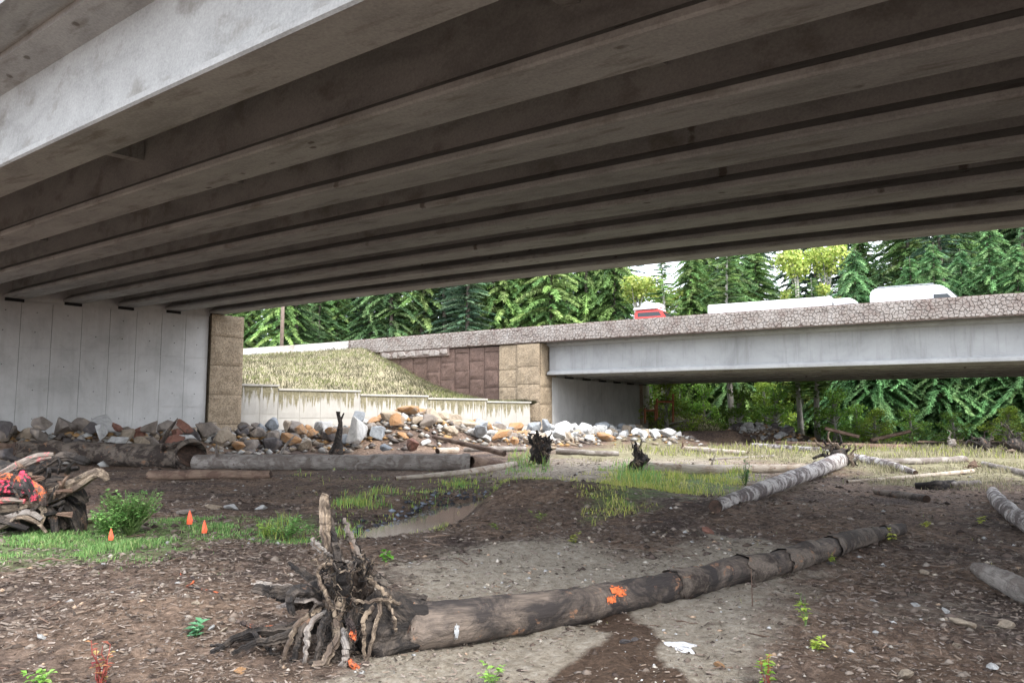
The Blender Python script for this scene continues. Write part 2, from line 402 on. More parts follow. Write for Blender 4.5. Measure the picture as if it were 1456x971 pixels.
class MB:
    def __init__(s): s.V = []; s.F = []; s.W = []
    def add(s, V, Fc, W=None):
        o = len(s.V); s.V += [tuple(v) for v in V]; s.F += [tuple(i+o for i in f) for f in Fc]
        s.W += list(W) if W is not None else [tuple(v) for v in V]
    def hexa(s, P):                                   # 8 corners: bottom 4 ccw, top 4
        s.add(P, [(3, 2, 1, 0), (4, 5, 6, 7), (0, 1, 5, 4), (1, 2, 6, 5), (2, 3, 7, 6), (3, 0, 4, 7)])
    def box(s, a, b, T=None):
        P = [(a[0], a[1], a[2]), (b[0], a[1], a[2]), (b[0], b[1], a[2]), (a[0], b[1], a[2]),
             (a[0], a[1], b[2]), (b[0], a[1], b[2]), (b[0], b[1], b[2]), (a[0], b[1], b[2])]
        if T: P = [T(*p) for p in P]
        s.hexa(P)
    def tube(s, pts, rad, n=10, rough=0, seed=0, cap=True, woff=None, ridge=0):
        pts = [Vector(p) for p in pts]
        L = 0; up = Vector((0.13, 0.31, .94)); V = []; W = []; Fc = []
        woff = woff if woff is not None else rnd.random()*50
        t_prev = None; nrm = None
        for i, p in enumerate(pts):
            t = (pts[min(i+1, len(pts)-1)] - pts[max(i-1, 0)])
            t = t.normalized() if t.length > 1e-9 else Vector((0, 0, 1))
            if nrm is None:
                nrm = t.cross(up)
                if nrm.length < 1e-3: nrm = t.cross(Vector((1, 0, 0)))
                nrm.normalize()
            else:
                nrm = (nrm - t*nrm.dot(t)); nrm.normalize()
            bn = t.cross(nrm)
            if i: L += (p-pts[i-1]).length
            for k in range(n):
                a = 2*math.pi*k/n; r = rad[i]
                if rough:
                    q = Vector((L*1.6+woff, math.cos(a)*1.1+seed, math.sin(a)*1.1))
                    r *= 1 + rough*(mnoise.noise(q)*.9 + .5*mnoise.noise(q*3.1))
                if ridge: r *= 1+ridge*(.55*math.cos(2*a+seed+L*1.5)+.3*math.cos(5*a+seed*2+L*4)+.25*math.cos(9*a+seed*3))
                V.append(p + nrm*(math.cos(a)*r) + bn*(math.sin(a)*r))
                W.append((L+woff, math.cos(a)*max(rad[i], .02), math.sin(a)*max(rad[i], .02)))
        for i in range(len(pts)-1):
            for k in range(n):
                a = i*n+k; b = i*n+(k+1) % n
                Fc.append((a, b, b+n, a+n))
        if cap:
            Fc.append(tuple(range(n-1, -1, -1))); Fc.append(tuple((len(pts)-1)*n+k for k in range(n)))
        s.add(V, Fc, W)
    def build(s, name, mat, parent=None, smooth=False):
        me = mesh_pd(name, s.V, s.F, smooth)
        a = me.attributes.new('wco', 'FLOAT_VECTOR', 'POINT')
        a.data.foreach_set('vector', np.array(s.W, np.float32).ravel())
        return link(name, me, mat, parent)
def resample(pts, rad, n):
    """catmull-rom through pts"""
    pts = [Vector(p) for p in pts]; m = len(pts); out = []; ro = []
    for i in range(n):
        u = i/(n-1)*(m-1); k = min(int(u), m-2); f = u-k
        p0 = pts[max(k-1, 0)]; p1 = pts[k]; p2 = pts[k+1]; p3 = pts[min(k+2, m-1)]
        out.append(.5*((2*p1) + (p2-p0)*f + (2*p0-5*p1+4*p2-p3)*f*f + (3*p1-p0-3*p2+p3)*f**3))
        ro.append(rad[k]*(1-f)+rad[k+1]*f)
    return out, ro

# ============================================================ GROUND
def build_ground():
    fr = np.radians(np.linspace(-46, 46, 620)); bk = np.radians(np.linspace(46, 314, 70))[1:-1]
    A = np.concatenate([fr, bk]); rr = np.concatenate([np.geomspace(1.2, 14, 300), np.geomspace(14, 70, 230)[1:], np.geomspace(70, 1500, 40)[1:]])
    nA, nR = len(A), len(rr)
    X = np.outer(rr, np.sin(A)); Y = np.outer(rr, np.cos(A)); Z = g(X, Y)
    V = np.stack([X, Y, Z], -1).reshape(-1, 3); V = np.vstack([V, [[0, 0, gz(0, 0)]]])
    i = np.arange(nR-1)[:, None]*nA; j = np.arange(nA)[None, :]; j2 = (j+1) % nA
    Q = np.stack([i+j, i+j2, i+nA+j2, i+nA+j], -1).reshape(-1, 4)[:, ::-1]
    T = np.stack([np.full(nA, len(V)-1), np.arange(nA), (np.arange(nA)+1) % nA, np.full(nA, len(V)-1)], -1)
    me = bpy.data.meshes.new('ground')
    nf = len(Q)+nA
    loops = np.concatenate([Q.ravel(), T[:, [0, 2, 1]].ravel()]).astype(np.int32)
    starts = np.concatenate([np.arange(len(Q))*4, len(Q)*4+np.arange(nA)*3]).astype(np.int32)
    me.vertices.add(len(V)); me.vertices.foreach_set('co', V.astype(np.float32).ravel())
    me.loops.add(len(loops)); me.loops.foreach_set('vertex_index', loops)
    me.polygons.add(nf); me.polygons.foreach_set('loop_start', starts)
    me.polygons.foreach_set('use_smooth', np.ones(nf, bool)); me.update(calc_edges=True)
    c = zone(V[:, 0], V[:, 1])
    a = me.color_attributes.new('zone', 'FLOAT_COLOR', 'POINT'); a.data.foreach_set('color', c.astype(np.float32).ravel())
    return me
def W_(pp): return [flat(*p) for p in pp]
SAND = [(W_([(560, 800), (640, 790), (760, 768), (900, 790), (1010, 770), (1100, 775), (1180, 800), (1120, 860), (1090, 940), (1060, 990), (420, 990), (560, 905), (600, 860)]), 1.0),
        (W_([(790, 648), (960, 640), (1060, 650), (1180, 690), (1010, 730), (900, 735), (830, 690), (700, 690), (640, 668)]), .6),
        (W_([(1180, 850), (1300, 835), (1456, 870), (1456, 930), (1250, 900)]), .45)]
DSOIL = [(W_([(845, 868), (905, 868), (915, 905), (985, 985), (760, 985), (800, 945), (850, 915)]), 1.0),
         (W_([(1180, 930), (1500, 930), (1500, 990), (1120, 990)]), .5)]
GREEN = [(W_([(-120, 745), (60, 742), (150, 740), (300, 738), (330, 748), (290, 770), (190, 790), (60, 800), (-120, 805)]), 1.0),
         (W_([(330, 745), (450, 735), (450, 765), (330, 768)]), .7),
         (W_([(700, 690), (760, 683), (790, 690), (700, 715), (650, 728), (680, 705)]), .6),
         (W_([(840, 690), (930, 668), (1050, 668), (1070, 695), (930, 725), (845, 745)]), .9)]
DRY = [(W_([(900, 630), (1050, 634), (1100, 632), (1500, 634), (1700, 660), (1500, 690), (1250, 690), (1190, 668), (1080, 660), (980, 655), (760, 652)]), 1.0)]
def zone(x, y):
    r = np.hypot(x, y); jx = x + fbm(x*1.3, y*1.3, 3, 3)*.09*r; jy = y + fbm(x*1.3, y*1.3, 3, 8)*.12*r
    out = np.zeros((len(x), 4)); 
    for ch, L in enumerate((SAND, GREEN, DSOIL, DRY)):
        for poly, wgt in L:
            d = poly_sd(jx, jy, poly); soft = (.04 if ch == 2 else .11)*np.clip(r, 3, 40)
            out[:, ch] = np.maximum(out[:, ch], wgt*(1-sstep(-soft, soft, d)))
    return out
def ground_mat():
    m, n, b = newmat('ground_soil', .93, .2)
    p = pos(n); z = attr(n, 'zone'); sp = n.nodes.new('ShaderNodeSeparateColor'); lk(n, z.outputs['Color'], sp.inputs[0])
    mul = ramp(n, noise(n, p, 9, 9, .78, .6), [(.32, (.036, .029, .026)), (.46, (.112, .089, .076)), (.58, (.215, .175, .15)), (.74, (.42, .36, .32))])
    big = ramp(n, noise(n, p, .55, 4, .6), [(.36, (.58, .53, .53)), (.62, (1.42, 1.24, 1.06))])
    mul = mixc(n, 1.0, mul, big, 'MULTIPLY')
    sand = ramp(n, noise(n, p, 14, 9, .75), [(.3, (.19, .16, .12)), (.5, (.37, .325, .26)), (.7, (.50, .455, .39))])
    def wf(ch, lo=.3, hi=.7, sc=3.0, amt=.75):
        q = mth(n, 'ADD', ch, mth(n, 'MULTIPLY', mth(n, 'SUBTRACT', noise(n, p, sc, 6, .75), .5), amt*2))
        return mth(n, 'MULTIPLY', ramp(n, q, [(lo, (0, 0, 0)), (hi, (1, 1, 1))]), mth(n, 'MINIMUM', mth(n, 'MULTIPLY', ch, 4), 1.0))
    col = mixc(n, wf(sp.outputs[0]), mul, sand)
    dry = ramp(n, noise(n, p, 3.5, 8, .7), [(.3, (.10, .085, .055)), (.5, (.22, .20, .12)), (.7, (.33, .31, .20))])
    col = mixc(n, wf(z.outputs['Alpha'], .3, .75, 1.0), col, dry)
    gr = ramp(n, noise(n, p, 7, 7, .7), [(.3, (.07, .09, .035)), (.55, (.17, .24, .10)), (.75, (.28, .33, .15))])
    col = mixc(n, wf(sp.outputs[1], .35, .7, 2.2), col, gr)
    ds = ramp(n, noise(n, p, 22, 8, .7), [(.35, (.055, .036, .025)), (.65, (.15, .10, .07))])
    col = mixc(n, wf(sp.outputs[2], .38, .62, 6, .35), col, ds)
    lk(n, col, b.inputs['Base Color'])
    h = mth(n, 'ADD', noise(n, p, 30, 9, .8, .5), mth(n, 'MULTIPLY', noise(n, p, 6, 6, .7), 1.2))
    bump(n, b, h, 1.0, .045)
    return m
M_ground = ground_mat()
gro = link('ground', build_ground(), M_ground); tag(gro, 'uneven brown soil and wood mulch floor under the bridges', None, None, 'structure'); 

# puddle
def puddle():
    m, n, b = newmat('muddy_water', .06, .5); p = pos(n)
    lk(n, ramp(n, noise(n, p, 1.5, 3), [(.3, (.20, .175, .135)), (.7, (.26, .23, .18))]), b.inputs['Base Color'])
    bump(n, b, noise(n, p, 14, 2), .08, .004)
    zs = [gz(x, y) for x, y in PUD]
    cx = [flat(560, 744), flat(610, 730), flat(655, 716)]
    cxm = (sum(p[0] for p in PUD)/len(PUD), sum(p[1] for p in PUD)/len(PUD)); zl = ZP
    x0, x1, y0, y1 = min(p[0] for p in PUD)-.5, max(p[0] for p in PUD)+.5, min(p[1] for p in PUD)-.5, max(p[1] for p in PUD)+.5
    gx, gy = np.meshgrid(np.arange(x0, x1, .08), np.arange(y0, y1, .08)); sdw = poly_sd(gx, gy, PUD); tz = g(gx, gy)
    V = []; Fc = []; nx_ = gx.shape[1]; ix = -np.ones(gx.shape, int)
    def vid(j, i):
        if ix[j, i] < 0: ix[j, i] = len(V); V.append((gx[j, i], gy[j, i], zl))
        return int(ix[j, i])
    for j in range(gx.shape[0]-1):
        for i in range(nx_-1):
            if sdw[j, i] < .45: Fc.append((vid(j, i), vid(j, i+1), vid(j+1, i+1), vid(j+1, i)))
    me = mesh_pd('puddle_water', V, Fc)
    return tag(link('puddle_water', me, m), None, None, None, 'structure')
puddle()

# ============================================================ NEAR BRIDGE
AZ, GR, SP_, D0, FW, CS, KK, HH = -0.6612333, -0.0376912, 2.2, 4.539431, 0.8, 0.032854, -0.000505719, 3.573835
ca, sa = math.cos(AZ), math.sin(AZ)
def NB(t, u, z=0.0, rel=True):
    zz = z + (EYE + HH + GR*t + CS*u + KK*t*t if rel else 0)
    return (t*ca - u*sa, t*sa + u*ca, zz)
T0, T1 = -34.2, 24.0
nb = empty('concrete_bridge', NB(T0, 12, 0, False), 'near concrete bridge seen from underneath, its girders crossing the whole top of the view', 'bridge', 'the two highway bridges')
TS = np.linspace(T0-.9, T1+.9, 40)
prof = [(.03, 0), (FW-.03, 0), (FW, .03), (FW, .11), (FW/2+.09, .34), (FW/2+.09, 1.62), (FW/2+.55, 1.76), (FW/2+.55, 1.88),
        (FW/2-.55, 1.88), (FW/2-.55, 1.76), (FW/2-.09, 1.62), (FW/2-.09, .34), (0, .11), (0, .03)]
for k in range(8):
    u0 = D0 + k*SP_; V = []; Fc = []; n = len(prof)
    for t in TS:
        zc = CS*(u0+FW/2)
        for (pu, pz) in prof:
            p = NB(t, 0, 0); q = (t*ca-(u0+pu)*sa, t*sa+(u0+pu)*ca, p[2]+zc+pz); V.append(q)
    for i in range(len(TS)-1):
        for j in range(n):
            Fc.append((i*n+j, i*n+(j+1) % n, (i+1)*n+(j+1) % n, (i+1)*n+j)[::-1])
    Fc.append(tuple(range(n))); Fc.append(tuple((len(TS)-1)*n+j for j in range(n-1, -1, -1)))
    me = mesh_pd('girder', V, Fc)
    bm = bmesh.new(); bm.from_mesh(me); bmesh.ops.recalc_face_normals(bm, faces=bm.faces[:]); bm.to_mesh(me); bm.free()
    gd = link('girder', me, M_girder, nb)
    if k == 0: gd['label'] = 'outer girder whose blue-grey face looks at the camera'
# deck slab with overhangs
def strip(name, u0, u1, z0, z1, mat, parent, ts=TS, fn=NB):
    mb = MB()
    for i in range(len(ts)-1):
        mb.hexa([fn(ts[i], u0, z0), fn(ts[i+1], u0, z0), fn(ts[i+1], u1, z0), fn(ts[i], u1, z0),
                 fn(ts[i], u0, z1), fn(ts[i+1], u0, z1), fn(ts[i+1], u1, z1), fn(ts[i], u1, z1)])
    me = mesh_pd(name, mb.V, mb.F)
    bm = bmesh.new(); bm.from_mesh(me); bmesh.ops.remove_doubles(bm, verts=bm.verts[:], dist=1e-4)
    seen = {}; 
    for f in bm.faces:
        key = tuple(sorted(v.index for v in f.verts)); seen.setdefault(key, []).append(f)
    dd = [f for l in seen.values() if len(l) > 1 for f in l]
    if dd: bmesh.ops.delete(bm, geom=dd, context='FACES_ONLY')
    bmesh.ops.recalc_face_normals(bm, faces=bm.faces[:]); bm.to_mesh(me); bm.free()
    return link(name, me, mat, parent)
UE0, UE1 = D0-.78, D0+7*SP_+FW+.75
strip('deck', D0+.05, UE1, 1.905, 2.12, M_deck, nb)
strip('deck_overhang', UE0, D0+.045, 1.895, 2.12, M_girder, nb)
strip('barrier', UE0+.02, UE0+.28, 2.125, 2.95, M_girder, nb)
strip('barrier', UE1-.28, UE1-.02, 2.125, 2.95, M_girder, nb)
# diaphragms between girders
for k in range(7):
    ua = D0 + k*SP_ + FW/2 + .10; ub = ua + SP_ - .20
    for t in (-25.2, -14.8, -4.6, 5.6, 15.8):
        mb = MB(); tt = t + k*.0
        z0, z1 = (.75, 1.9)
        mb.hexa([NB(tt-.12, ua, z0), NB(tt+.12, ua, z0), NB(tt+.12, ub, z0), NB(tt-.12, ub, z0), NB(tt-.12, ua, z1), NB(tt+.12, ua, z1), NB(tt+.12, ub, z1), NB(tt-.12, ub, z1)])
        mb.build('diaphragm', M_girder, nb)
# abutments
def seat(t, u): return NB(t, u, 0)[2] - .11
UW1 = 19.92
def abut(tf, sgn, panels):
    w = MB(); u0 = UE0+.3
    P = []
    for z in ('b', 't'):
        for (t, u) in ((tf, u0), (tf-sgn*1.6, u0), (tf-sgn*1.6, UW1), (tf, UW1)):
            P.append(NB(t, u, -1.0 if z == 'b' else seat(tf, u), False))
    w.hexa(P); me = mesh_pd('abutment_wall', w.V, w.F)
    bm = bmesh.new(); bm.from_mesh(me); bmesh.ops.recalc_face_normals(bm, faces=bm.faces[:]); bm.to_mesh(me); bm.free()
    aw = link('abutment_wall', me, M_wall, nb)
    for k in range(8):                                  # elastomeric pads, end diaphragm pieces
        uc = D0+k*SP_+FW/2; zc = seat(tf, uc)
        mb = MB(); z1 = zc+.105
        mb.hexa([(*NB(tf-sgn*.5, uc-.34)[:2], zc-.02), (*NB(tf+sgn*.01, uc-.34)[:2], zc-.02), (*NB(tf+sgn*.01, uc+.34)[:2], zc-.02), (*NB(tf-sgn*.5, uc+.34)[:2], zc-.02),
                 (*NB(tf-sgn*.5, uc-.34)[:2], z1), (*NB(tf+sgn*.01, uc-.34)[:2], z1), (*NB(tf+sgn*.01, uc+.34)[:2], z1), (*NB(tf-sgn*.5, uc+.34)[:2], z1)])
        mb.build('bearing_pad', M_rub, nb)
        if k < 7:
            ua = uc+.10; ub = uc+SP_-.10
            mb = MB(); t0, t1 = tf-sgn*.6, tf-sgn*.04
            mb.hexa([NB(t0, ua, -.12), NB(t1, ua, -.12), NB(t1, ub, -.12), NB(t0, ub, -.12), NB(t0, ua, 1.9), NB(t1, ua, 1.9), NB(t1, ub, 1.9), NB(t0, ub, 1.9)])
            mb.build('end_diaphragm', M_wall if panels else M_girder, nb)
    if panels:
        us = [UW1-.02-1.16*i for i in range(14)]; us = [u for u in us if u > u0] + [u0+.02]
        for i in range(len(us)-1):
            ub, ua = us[i]-.008, us[i+1]+.008
            for (za, zb) in ((-.6, 2.12), (2.15, 4.44), (4.47, None)):
                mb = MB(); j = rnd.uniform(-.008, .008)
                zA = zb if zb else seat(tf, ua)-.04; zB = zb if zb else seat(tf, ub)-.04
                ta, tb = tf-.02, tf+.028+j*.6
                mb.hexa([NB(ta, ua, za, False), NB(tb, ua, za, False), NB(tb, ub, za, False), NB(ta, ub, za, False),
                         NB(ta, ua, zA, False), NB(tb, ua, zA, False), NB(tb, ub, zB, False), NB(ta, ub, zB, False)])
                mb.build('wall_panel', M_wall, aw)
        th = MB()
        for i in range(len(us)-1):
            uc = (us[i]+us[i+1])/2
            for z in (.75, 1.6, 2.75, 3.75, 5.1, 5.9):
                if rnd.random() < .1: continue
                c = Vector(NB(tf+.036, uc+rnd.uniform(-.05, .05), z, False)); d = Vector((ca, sa, 0))
                th.tube([c-d*.03, c+d*.018], [.022, .02], 8)
        o = th.build('tie_plug', M_deck, aw); o['kind'] = 'stuff'
    return aw
abut(T0, 1, True)
abut(T1, -1, False)

def rough_block(mb_fn, a0, a1, z0, z1, name, mat, parent, amp=.045, n=9, depth=.3, seed=0, group=None):
    """block whose front face (offset d) is fractured; mb_fn(a, d, z) -> world"""
    V = []; Fc = []
    for j in range(n+1):
        for i in range(n+1):
            a = a0+(a1-a0)*i/n; z = z0+(z1-z0)*j/n
            e = 0 if (i in (0, n) or j in (0, n)) else .035 + amp*mnoise.noise(Vector((a*2.4+seed, z*2.4, seed*.7)))*1.2 + amp*.6*mnoise.noise(Vector((a*7, z*7, seed)))
            V.append(mb_fn(a, e, z))
    for j in range(n):
        for i in range(n):
            q = j*(n+1)+i; Fc.append((q, q+1, q+n+2, q+n+1))
    m0 = len(V)
    V += [mb_fn(a0, -depth, z0), mb_fn(a1, -depth, z0), mb_fn(a1, -depth, z1), mb_fn(a0, -depth, z1)]
    Fc += [(m0+3, m0+2, m0+1, m0)]
    Fc += [tuple([m0]+[m0+1]+[i for i in range(n, -1, -1)])]
    Fc += [tuple([m0+2, m0+3]+[(n+1)*n+i for i in range(n+1)])]
    Fc += [tuple([m0+3, m0]+[j*(n+1) for j in range(n+1)])]
    Fc += [tuple([m0+1, m0+2]+[j*(n+1)+n for j in range(n, -1, -1)])]
    me = mesh_pd(name, V, Fc)
    bm = bmesh.new(); bm.from_mesh(me); bmesh.ops.recalc_face_normals(bm, faces=bm.faces[:]); bm.to_mesh(me); bm.free()
    a = me.attributes.new('dep', 'FLOAT', 'POINT')
    return link(name, me, mat, parent)
# near pilaster
pil = MB(); pil.box((T0-1.7, UW1+.12, -1), (T0+.18, UW1+1.72, 6.62), lambda t, u, z: NB(t, u, z, False))
pl = pil.build('pilaster', M_tan, nb)
zz = [-.2, 1.30, 2.74, 4.16, 5.58, 6.66]
for i in range(5):
    rough_block(lambda a, e, z: NB(T0+.22+e, a, z, False), UW1+.03, UW1+1.78, zz[i]+.02, zz[i+1]-.02, 'block', M_tan, pl, seed=i*3.1, depth=.02)
    rough_block(lambda a, e, z: NB(a, UW1+1.78+e, z, False), T0-1.7, T0+.2, zz[i]+.02, zz[i+1]-.02, 'block', M_tan, pl, seed=i*5.7+1, depth=.02)

# ============================================================ FAR BRIDGE
FD = Vector((math.cos(R(-30)), math.sin(R(-30)), 0)); FN = Vector((.5, .8660254, 0))
def FB(t, v, z): return (1.85+.8660254*t+.5*v, 50-.5*t+.8660254*v, z)
def ZT(t): return 7.63 + .0069*t - .000161*t*t if t > -20 else 7.63+.0069*-20-.000161*400+.004*(t+20)
fb = empty('concrete_bridge', FB(0, 9, 0), 'far concrete bridge with stone-faced parapet and blue-grey girder on the right', 'bridge', 'the two highway bridges')
FT = np.linspace(-.3, 52, 30)
strip('deck', .06, 20.0, -1.10, -.86, M_deck, fb, FT, lambda t, v, z: FB(t, v, ZT(t)+z))
def fgirder(v0, k):
    w_ = .95; pr = [(.02, 0), (w_-.02, 0), (w_, .02), (w_, .15), (w_/2+.1, .30), (w_/2+.1, 1.80), (w_/2+.5, 1.92), (w_/2+.5, 2.03), (w_/2-.5, 2.03), (w_/2-.5, 1.92), (w_/2-.1, 1.80), (w_/2-.1, .30), (0, .15), (0, .02)]
    n = len(pr); V = []; Fc = []
    for t in np.linspace(.12, 51, 16):
        for (pu, pz) in pr: V.append(FB(t, v0+pu, 4.41+pz*(ZT(t)-1.11-4.41)/2.03))
    for i in range(15):
        for j in range(n): Fc.append((i*n+j, i*n+(j+1) % n, (i+1)*n+(j+1) % n, (i+1)*n+j))
    Fc.append(tuple(range(n))); Fc.append(tuple(15*n+j for j in range(n-1, -1, -1)))
    me = mesh_pd('girder', V, Fc); bm = bmesh.new(); bm.from_mesh(me); bmesh.ops.recalc_face_normals(bm, faces=bm.faces[:]); bm.to_mesh(me); bm.free()
    return link('girder', me, M_fgird if k == 0 else M_girder, fb)
for k in range(7): fgirder(.75+k*2.95, k)
# girder end block: web thickened, and parapet
def fstrip(name, t0, t1, v0, v1, za, zb, mat, parent, n=14, top=ZT):
    return strip(name, v0, v1, za, zb, mat, parent, np.linspace(t0, t1, n), lambda t, v, z: FB(t, v, top(t)+z))
par = fstrip('parapet', -16.7, 52, .0, .32, -1.10, 0, M_pjoint, fb, 30)
par2 = fstrip('parapet', -1, 52, 19.7, 20, -1.1, 0, M_barrier, fb, 20)
# stones on the parapet: voronoi cells extruded
def cells(t0, t1, z0, z1, cell, seed):
    rr = random.Random(seed); nx = int((t1-t0)/cell/1.35); nz = max(1, round((z1-z0)/cell)); pts = {}
    for i in range(-1, nx+1):
        for j in range(-1, nz+1):
            pts[i, j] = (t0+(i+.5+rr.uniform(-.48, .48)+(.5 if j % 2 else 0))*(t1-t0)/nx, z0+(j+.5+rr.uniform(-.42, .42))*(z1-z0)/nz)
    out = []
    for i in range(nx):
        for j in range(nz):
            c = pts[i, j]; poly = [(t0+.01, z0), (t1-.01, z0), (t1-.01, z1), (t0+.01, z1)]
            poly = [(max(c[0]-1, t0+.01), z0), (min(c[0]+1, t1-.01), z0), (min(c[0]+1, t1-.01), z1), (max(c[0]-1, t0+.01), z1)]
            for di in (-2, -1, 0, 1, 2):
                for dj in (-1, 0, 1):
                    q = pts.get((i+di, j+dj))
                    if (di == 0 and dj == 0) or q is None: continue
                    mxx, mz = (c[0]+q[0])/2, (c[1]+q[1])/2; nx_, nz_ = q[0]-c[0], q[1]-c[1]
                    new = []
                    for a in range(len(poly)):
                        A_, B_ = poly[a], poly[(a+1) % len(poly)]
                        da = (A_[0]-mxx)*nx_+(A_[1]-mz)*nz_; db = (B_[0]-mxx)*nx_+(B_[1]-mz)*nz_
                        if da <= 0: new.append(A_)
                        if (da < 0) != (db < 0) and abs(da-db) > 1e-12:
                            f = da/(da-db); new.append((A_[0]+(B_[0]-A_[0])*f, A_[1]+(B_[1]-A_[1])*f))
                    poly = new
                    if len(poly) < 3: break
                if len(poly) < 3: break
            if len(poly) >= 3: out.append((c, poly))
    return out
def stones(cl, top, parent, v=0.0, seed=3):
    mb = MB(); rr = random.Random(seed)
    for c, poly in cl:
        cx = sum(p[0] for p in poly)/len(poly); cz = sum(p[1] for p in poly)/len(poly)
        def sh(k, d): return [FB(cx+(p[0]-cx)*k, v-d, top(p[0])+cz+(p[1]-cz)*k) for p in poly]
        d = rr.uniform(.035, .085); n = len(poly)
        V = sh(.97, -.01)+sh(.93, d*.55)+sh(.72, d); Fc = []
        for r_ in range(2):
            for a in range(n): Fc.append((r_*n+a, r_*n+(a+1) % n, (r_+1)*n+(a+1) % n, (r_+1)*n+a))
        Fc.append(tuple(2*n+a for a in range(n)))
        mb.add(V, Fc)
    return mb
cl = cells(-16.6, 51.8, -1.07, -.03, .165, 5)
o = stones(cl, ZT, par).build('stone_facing', M_pstone, par); o['kind'] = 'stuff'
# ledge step below the parapet on the left
led = fstrip('ledge', -13.5, -7.3, -.02, .3, -1.62, -1.12, M_pjoint, fb, 6)
o = stones(cells(-13.4, -7.4, -1.59, -1.15, .4, 8), ZT, led, -.02).build('stone_facing', M_pstone, led); o['kind'] = 'stuff'
# pilaster, wing wall with staggered panels
wing = MB(); wing.box((-17, .22, -1), (-3.3, 1.2, 6.42), FB); wg = wing.build('wing_wall', M_pjoint, fb)
pw = 1.22; cnt = 0
for i in range(11):
    t1 = -3.22-i*pw; t0 = t1-pw
    z = 2.4 + (.62 if i % 2 else 0)-1.22
    while z < 6.4:
        zb = min(z+1.22, 6.44)
        if zb-z > .2:
            rough_block(lambda a, e, q: FB(a, .16-e, q), t0+.02, t1-.02, z+.02, zb-.02, 'panel', M_brown, wg, n=6, seed=cnt*1.3, depth=.05); cnt += 1
        z += 1.22
fp = MB(); fp.box((-3.2, .2, -1), (-.02, 2.4, 6.5), FB); fpo = fp.build('pilaster', M_tan, fb)
zl = [-.3, 1.2, 2.45, 3.62, 4.8, 6.44]
for i in range(5):
    for (a0, a1) in ((-3.2, -1.75), (-1.71, -.04)):
        dz = .0 if a1 < -1 else .16
        rough_block(lambda a, e, q: FB(a, .1-e-(0 if a1 < -1 else .12), q), a0, a1, zl[i]+.02+(dz if i else 0), min(zl[i+1]-.02+dz, 6.46), 'block', M_tan, fpo, n=6, seed=i*2.3+a0, depth=.05)
    if i < 4: rough_block(lambda a, e, q: FB(.02+e, a, q), -.02, 1.68, zl[i]+.02, min(zl[i+1], 4.38)-.02, 'block', M_tan, fpo, n=6, seed=i*4.3, depth=.05)
# abutment
ab = MB(); ab.box((-1.5, 1.72, -1), (0, 18.3, 4.30), FB); abo = ab.build('abutment_wall', M_wall, fb)
for i in range(14):
    v0 = 1.74+i*1.185
    for (za, zb) in ((-.8, 1.95), (1.97, 4.28)):
        mb = MB(); mb.box((-.02, v0+.008, za), (.03+rnd.uniform(-.006, .006), v0+1.177, zb), FB); mb.build('wall_panel', M_wall, abo)
bk_ = MB(); bk_.box((-1.0, 1.72, 4.31), (-.06, 19.2, 6.4), FB); bk_.build('back_wall', M_girder, fb)
for k in range(7):
    mb = MB(); v0 = .75+k*2.95+.12; mb.box((-.3, v0, 4.29), (.3, v0+.7, 4.405), FB)
    if k: mb.build('bearing_pad', M_rub, fb)
p2 = MB(); p2.box((-1.5, 18.36, -1), (.30, 20.0, 4.34), FB); p2o = p2.build('pilaster', M_tan, fb)
for i in range(4):
    za, zb = [-.4, .95, 2.1, 3.25, 4.36][i:i+2]
    rough_block(lambda a, e, q: FB(.32+e, a, q), 18.38, 19.98, za+.02, zb-.02, 'block', M_barrier2, p2o, n=6, seed=i, depth=.05)
ab2 = MB(); ab2.box((50, 0, -1), (52, 20, 4.38), FB); ab2.build('abutment_wall', M_wall, fb)

# road barriers left of the parapet
def jersey(t0, t1, mat, label):
    o = empty('concrete_barrier', FB((t0+t1)/2, .2, ZT((t0+t1)/2)-.95), label, 'barrier', 'white barrier segments beside the road')
    mb = MB(); sec = [(-.02, -.95), (-.02, -.65), (.14, -.35), (.18, 0), (.34, 0), (.38, -.35), (.54, -.65), (.54, -.95)]
    V = [FB(t, v, ZT(t)+z) for t in (t0, t1) for v, z in sec]; n = 8
    Fc = [(j, (j+1) % n, n+(j+1) % n, n+j) for j in range(n)]+[tuple(range(n-1, -1, -1)), tuple(range(n, 2*n))]
    mb.add(V, Fc); mb.build('barrier_body', mat, o)
    rb = MB(); tm = (t0+t1)/2; rb.box((tm-.06, -.045, ZT(tm)-.45), (tm+.06, .1, ZT(tm)-.33), FB); rb.build('reflector', M_lampw, o)
    return o
edges = [-16.78, -19.75, -22.7, -25.4, -28.4, -31.6, -35, -39]
labs = ['white road barrier segment butted against the left end of the stone parapet', 'white road barrier segment, second from the stone parapet',
        'dull brownish road barrier segment between white ones', 'white road barrier segment just right of the near bridge column',
        'white road barrier segment mostly hidden by the near column', 'white road barrier segment hidden behind the near bridge abutment', 'white road barrier segment farthest left behind the abutment']
for i in range(7): jersey(edges[i+1]+.02, edges[i]-.02, M_barrier2 if i == 2 else M_barrier, labs[i])

